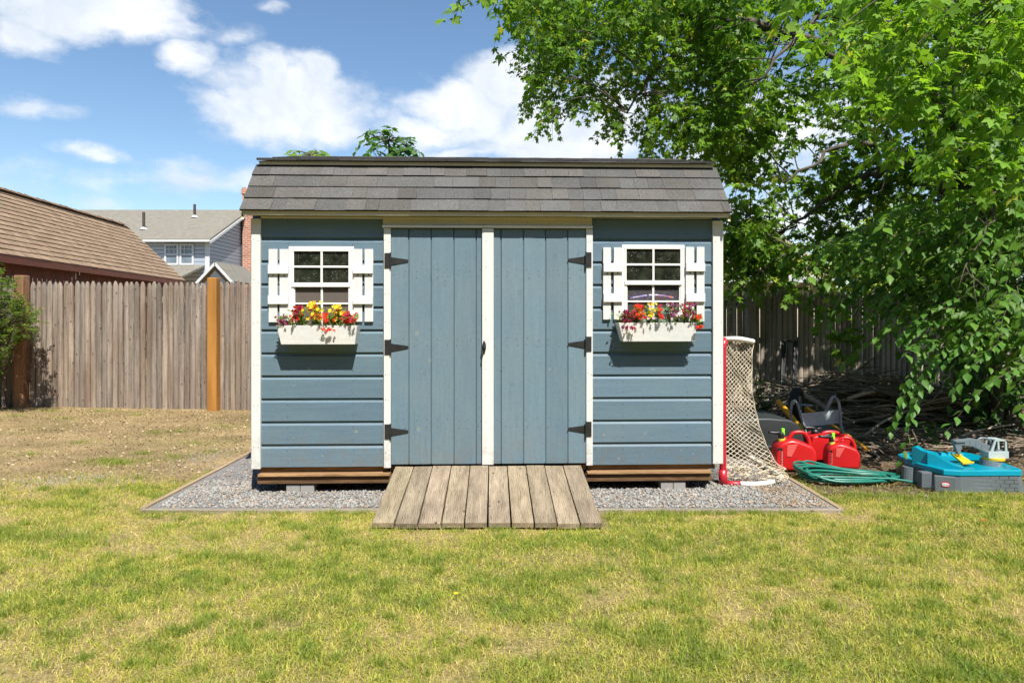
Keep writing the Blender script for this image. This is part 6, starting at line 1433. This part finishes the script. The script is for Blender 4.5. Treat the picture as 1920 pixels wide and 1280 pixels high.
# cab walls with a real door opening: base block, posts, roof
b.prism([(-.078, z0), (.085, z0), (.085, z0+.055), (-.078, z0+.055)], fn, -.055, -.04); b.prism([(-.078, z0), (.085, z0), (.085, z0+.055), (-.078, z0+.055)], fn, .04, .055)
b.box(cx_-.058, cx_-.02, cy_-.0395, cy_+.0395, z0, z0+.05); b.box(cx_+.085, cx_+.1045, cy_-.0395, cy_+.0395, z0, z0+.05)
for e0_, e1_ in ((-.05, -.036), (.036, .05)):
    b.prism([(-.058, z0+.056), (-.035, z0+.056), (-.012, z0+.135), (-.022, z0+.150)], fn, e0_, e1_); b.prism([(.060, z0+.056), (.078, z0+.056), (.070, z0+.135), (.058, z0+.135)], fn, e0_, e1_)
    b.prism([(-.020, z0+.136), (.071, z0+.136), (.055, z0+.150), (-.02, z0+.153)], fn, e0_, e1_)
b.box(cx_+.0, cx_+.075, cy_-.036, cy_+.036, z0+.137, z0+.149)
b.build('cab', M_LG, dg_, bevel=.002); b = MB(); b.box(cx_+.03, cx_+.085, cy_-.03, cy_+.03, z0+.0, z0+.06); b.build('seat', M_MG, dg_, bevel=.006)
bm_ = lambda px_, py_, Y=5.55: (P(px_, py_, Y).x, P(px_, py_, Y).z)
b = MB(); b.prism([bm_(1786, 824), bm_(1790, 833), bm_(1822, 836), bm_(1849, 849), bm_(1855, 835), bm_(1830, 823), bm_(1820, 821), bm_(1806, 823)], lambda a, c, e: (a, e, c), 5.53, 5.57); b.build('boom', M_MG, dg_, bevel=.004)
b = MB(); 
for e in (5.520, 5.573): b.prism([bm_(1787, 825), bm_(1806, 824.5), bm_(1806, 827.5), bm_(1789, 828)], lambda a, c, e_, e=e: (a, e_+e, c), 0, .007)
for px_ in (1806, 1816, 1827, 1838): p0_, p1_ = bm_(px_, 825+max(0, px_-1822)*.45), bm_(px_, 833+max(0, px_-1822)*.5); b.bar((p0_[0], 5.529, p0_[1]), (p1_[0], 5.529, p1_[1]), .004, .003, up=Vector((0, 1, 0)))
b.build('boom_ribs', M_MG, dg_)
b = MB(); b.tube(curve([(bm_(1832, 826)[0], 5.55, bm_(1832, 826)[1]), (bm_(1840, 821)[0], 5.55, bm_(1840, 821)[1]), (bm_(1855, 824)[0], 5.55, bm_(1855, 824)[1]), (bm_(1858, 834)[0], 5.55, bm_(1858, 834)[1])], 4), .010, 8); b.build('grab_handle', M_MG, dg_, smooth=True)
b = MB(); b.prism([bm_(1785, 825), bm_(1791, 828), bm_(1801, 834), bm_(1798.5, 850), bm_(1794.5, 851)], lambda a, c, e: (a, e, c), 5.532, 5.568); b.build('dipper', M_MG, dg_, bevel=.002)
b = MB(); s0_, s1_, s2_, s3_ = P(1783, 850, 5.58), P(1805, 869, 5.47), P(1826, 867, 5.50), P(1800, 851, 5.60)
b.add([s0_, s1_, s2_, s3_]+[p+Vector((0, 0, -.008)) for p in (s0_, s1_, s2_, s3_)], [(0, 1, 2, 3), (7, 6, 5, 4), (0, 4, 5, 1), (1, 5, 6, 2), (2, 6, 7, 3), (3, 7, 4, 0)])
b.bar(s0_+Vector((0, 0, .004)), s1_+Vector((0, 0, .004)), .006, .014); b.bar(s1_+Vector((0, 0, .004)), s2_+Vector((0, 0, .004)), .006, .012); b.tube([P(1799, 851, 5.55), P(1800, 857, 5.55)], .014, 10); b.build('scoop', M_TY, dg_, bevel=.0015)

# ---- brush pile, litter, weeds
M_STICK = pmat('dead wood', (.25, .20, .155), .9, .35, 12, .5, 60, usecol=True)
def stick(b, p, q, r, wig=.05, k=5, side=0, n=5):
    p = Vector(p); q = Vector(q); pts_ = [p.lerp(q, i/k)+(Vector((random.gauss(0, wig), random.gauss(0, wig), random.gauss(0, wig*.6))) if 0 < i < k else Vector()) for i in range(k+1)]
    tn = random.uniform(.45, 1.5); c_ = curve(pts_, 2); b.tube(c_, [r*(1-.6*i/(len(c_)-1)) for i in range(len(c_))], n, (tn, tn*.97, tn*.92))
    for _ in range(side):
        i = random.randrange(1, k); d = (q-p).normalized()*random.uniform(.15, .4)+Vector((random.gauss(0, .12), random.gauss(0, .12), random.gauss(0, .12))); b.tube([pts_[i], pts_[i]+d*.5+Vector((0, 0, .02)), pts_[i]+d], [r*.5, r*.4, r*.15], 4, (tn, tn*.97, tn*.92))
b = MB()
for i in range(520):
    f = random.random(); cxp = 4.55+random.gauss(0, .75); cyp = 8.55+random.gauss(0, .42); env = max(0, 1-((cxp-4.4)/1.75)**2)*max(0, 1-((cyp-8.6)/1.0)**2)
    z = random.random()*.62*env+.02; L_ = random.uniform(.35, 1.25); a = random.gauss(0, .38)+(math.pi if random.random() < .5 else 0); tl = random.gauss(0, .12)-.22*(cxp-4.4)*.5*math.cos(a)
    d = Vector((math.cos(a), math.sin(a)*.8, tl))*L_/2; c_ = Vector((cxp, cyp, z)); stick(b, c_-d, c_+d, random.uniform(.005, .021), .035, 5, random.choice((0, 0, 1, 2)))
for i in range(560):
    cxp = random.uniform(3.1, 6.4); cyp = random.uniform(6.6, 8.2); L_ = random.uniform(.15, .7); a = random.gauss(0, .6)+(math.pi if random.random() < .5 else 0); d = Vector((math.cos(a), math.sin(a), random.gauss(0, .04)))*L_/2; c_ = Vector((cxp, cyp, random.uniform(.01, .09))); stick(b, c_-d, c_+d, random.uniform(.003, .010), .02, 4)
tago(b.build('brush_pile', M_STICK, None, smooth=True), kind='stuff')
def branch(label, pts_, r, tone=1.0, tw=3):
    pts_ = [Vector(p) for p in pts_]; o = thing('fallen_branch', label, 'branch', (pts_[0].x, pts_[0].y, 0), 0, 'large branches on the brush pile'); b = MB(); c_ = curve(pts_, 5)
    b.tube(c_, [r*(1-.65*i/(len(c_)-1)) for i in range(len(c_))], 7, (tone,)*3)
    for k in range(tw): i = random.randrange(3, len(c_)-2); d = (c_[i+1]-c_[i]).normalized()*.2+Vector((random.gauss(0, .1), random.gauss(0, .08), random.uniform(-.05, .15))); b.tube([c_[i], c_[i]+d*.5, c_[i]+d], [r*.4, r*.3, r*.1], 5, (tone,)*3)
    b.build('limb', M_STICK, o, smooth=True)
branch('long thin branch slanting up from the ground toward the drooping oval leaves', [P(1618, 818, 7.4), P(1660, 788, 7.6), P(1715, 765, 7.8), P(1775, 745, 7.9), P(1880, 742, 7.9)], .016, 1.3)
branch('thick grey log lying across the left end of the brush pile, beside the wheelbarrow wheel', [P(1500, 737, 8.2), P(1530, 752, 8.0), P(1560, 772, 7.8), P(1600, 790, 7.6)], .035, 1.2, 1)
branch('pale forked branch on top of the middle of the brush pile', [P(1590, 748, 8.0), P(1620, 738, 8.0), P(1655, 735, 8.1), P(1700, 752, 8.2)], .024, 1.75, 3)
branch('pale stick lying in the weeds behind the sandbox', [P(1800, 818, 7.2), P(1830, 808, 7.3), P(1870, 800, 7.4), P(1905, 795, 7.5)], .014, 1.9, 1)
branch('curved dark branch arching over the top of the brush pile', [P(1545, 755, 8.3), P(1570, 732, 8.3), P(1610, 722, 8.3), P(1650, 730, 8.3), P(1690, 742, 8.3)], .020, .8, 2)
# leaf litter in the shade
n = 16000; X = rng.uniform(1.9, 7.5, n); Y = 4.9+rng.random(n)**1.3*4.9; _, l_ = zones(X, Y); k = (rng.random(n) < l_*(.35+.9*fbm(X*2, Y*2, 3, 3))) & (X < Y*.8+.3) & ~((X < 2.33) & (Y < 5.5)); X = X[k]; Y = Y[k]; n = len(X)
pos = np.stack([X, Y, gz(X, Y)+rng.uniform(.002, .02, n)], 1); a = rng.uniform(0, 6.28, n); fw = np.stack([np.cos(a), np.sin(a), rng.normal(0, .3, n)], 1); tn = rng.random((n, 1))
cc = np.where(tn < .8, np.array([[.24, .155, .09]])*rng.uniform(.4, 1.6, (n, 1)), np.array([[.42, .36, .28]])*rng.uniform(.6, 1.1, (n, 1)))
V, Fc, C = leaf_arrays(*ST, pos, fw, np.tile([0, 0, 1.], (n, 1))+rng.normal(0, .35, (n, 3)), rng.uniform(.015, .045, n), cc); tago(np_mesh('leaf_litter', V, Fc, C, M_LEAF), kind='stuff')
# low green weeds carpet patches
n = 3600; X = rng.uniform(2.6, 7.0, n); Y = rng.uniform(5.9, 9.6, n); k = (rng.random(n) < sstep(.50, .62, fbm(X*1.7, Y*1.7, 61, 3))) & (X < Y*.8); X = X[k]; Y = Y[k]; n = len(X)
pos = np.stack([X, Y, rng.uniform(.01, .07, n)], 1); a = rng.uniform(0, 6.28, n); fw = np.stack([np.cos(a), np.sin(a), rng.uniform(-.1, .5, n)], 1)
V, Fc, C = leaf_arrays(*ST, pos, fw, np.tile([0, 0, 1.], (n, 1)), rng.uniform(.03, .065, n), np.array([[.08, .18, .035]])*rng.uniform(.6, 1.4, (n, 1))); tago(np_mesh('ground_weeds', V, Fc, C, M_LEAF), kind='stuff')
def weed(label, base, H, n_, ls, spread=.12, col=((.06, .15, .03), (.12, .25, .05)), leaf=OT_):
    base = Vector(base); o = thing('weed', label, 'weed', (base.x, base.y, 0), 0, 'tall weeds in the shade'); b = MB(); Pp = []; Fw = []
    for s in range(max(2, n_//9)):
        a = random.uniform(0, 6.28); top = base+Vector((math.cos(a)*spread*random.random(), math.sin(a)*spread*random.random(), H*random.uniform(.6, 1))); base_ = base+Vector((random.gauss(0, .03), random.gauss(0, .03), 0)); b.tube([base_, (base_+top)/2+Vector((random.gauss(0, .01), 0, 0)), top], [.005, .004, .002], 5, (.5, 1.3, .4))
        for k in range(10):
            f = (k+1)/10; p = base_.lerp(top, f); an = k*2.4+s; Pp.append(p); Fw.append((math.cos(an), math.sin(an), random.uniform(-.4, .5)))
    b.build('stem', M_BARK, o); Pp = np.array([list(p) for p in Pp]); Fw = np.array(Fw); m = len(Pp); V, Fc, C = leaf_arrays(*leaf, Pp, Fw, np.tile([0, 0, 1.], (m, 1)), ls*rng.uniform(.7, 1.2, m), leafcol(*col)(Pp, m)); np_mesh('leaves', V, Fc, C, M_LEAF, o)
weed('leafy vine weed climbing the fence between the goal and the hand truck', (3.20, 8.7, 0), .85, 70, .085, .14)
weed('low leafy weed at the fence foot beside the goal net', (3.15, 8.5, 0), .55, 60, .08, .25)
weed('pointed-leaf weed standing behind the raised corner of the sandbox lid', PZ(1742, 838), .32, 26, .10, .08)
weed('small bright weed between the gas cans and the sandbox', PZ(1715, 850), .16, 24, .06, .1)
weed('weed patch behind the toy digger', PZ(1880, 822), .28, 50, .075, .3)
weed('dark weed clump in the back right corner by the fence', (5.3, 8.6, 0), .6, 80, .09, .4)
# little things on the lawn
lf = thing('fallen_leaf', 'small orange leaf lying on the lawn right of the gravel pad', 'leaf', PZ(1840, 986)); V, Fc, C = leaf_arrays(*OT_, np.array([[0, 0, .035]]), np.array([[1., .2, .1]]), np.array([[0, -.4, 1.]]), np.array([.035]), np.array([[.65, .13, .03]])); _o = np_mesh('blade', V, Fc, C, M_LEAF); _o.parent = lf
for (px_, py_, lab) in ((1839, 958, 'yellow dandelion flower on the grass in front of the sandbox'), (250, 893, 'yellow dandelion flower in the bare patch left of the gravel pad'), (855, 1128, 'yellow dandelion flower on the lawn below the ramp')):
    q = PZ(px_, py_); o = thing('dandelion', lab, 'dandelion', (q.x, q.y, 0), 0, 'dandelions on the lawn'); b = MB(); b.tube([(q.x, q.y, 0), (q.x, q.y, .04)], .0012, 5, (.10, .2, .04)); b.build('stem', M_LEAF, o); b = MB()
    for i in range(14): a = i*.45; b.add([(q.x, q.y, .04), (q.x+.012*math.cos(a), q.y+.012*math.sin(a), .043), (q.x+.012*math.cos(a+.4), q.y+.012*math.sin(a+.4), .043)], [(0, 1, 2)], (.85, .62, .02))
    b.build('flower_head', M_PETAL, o)
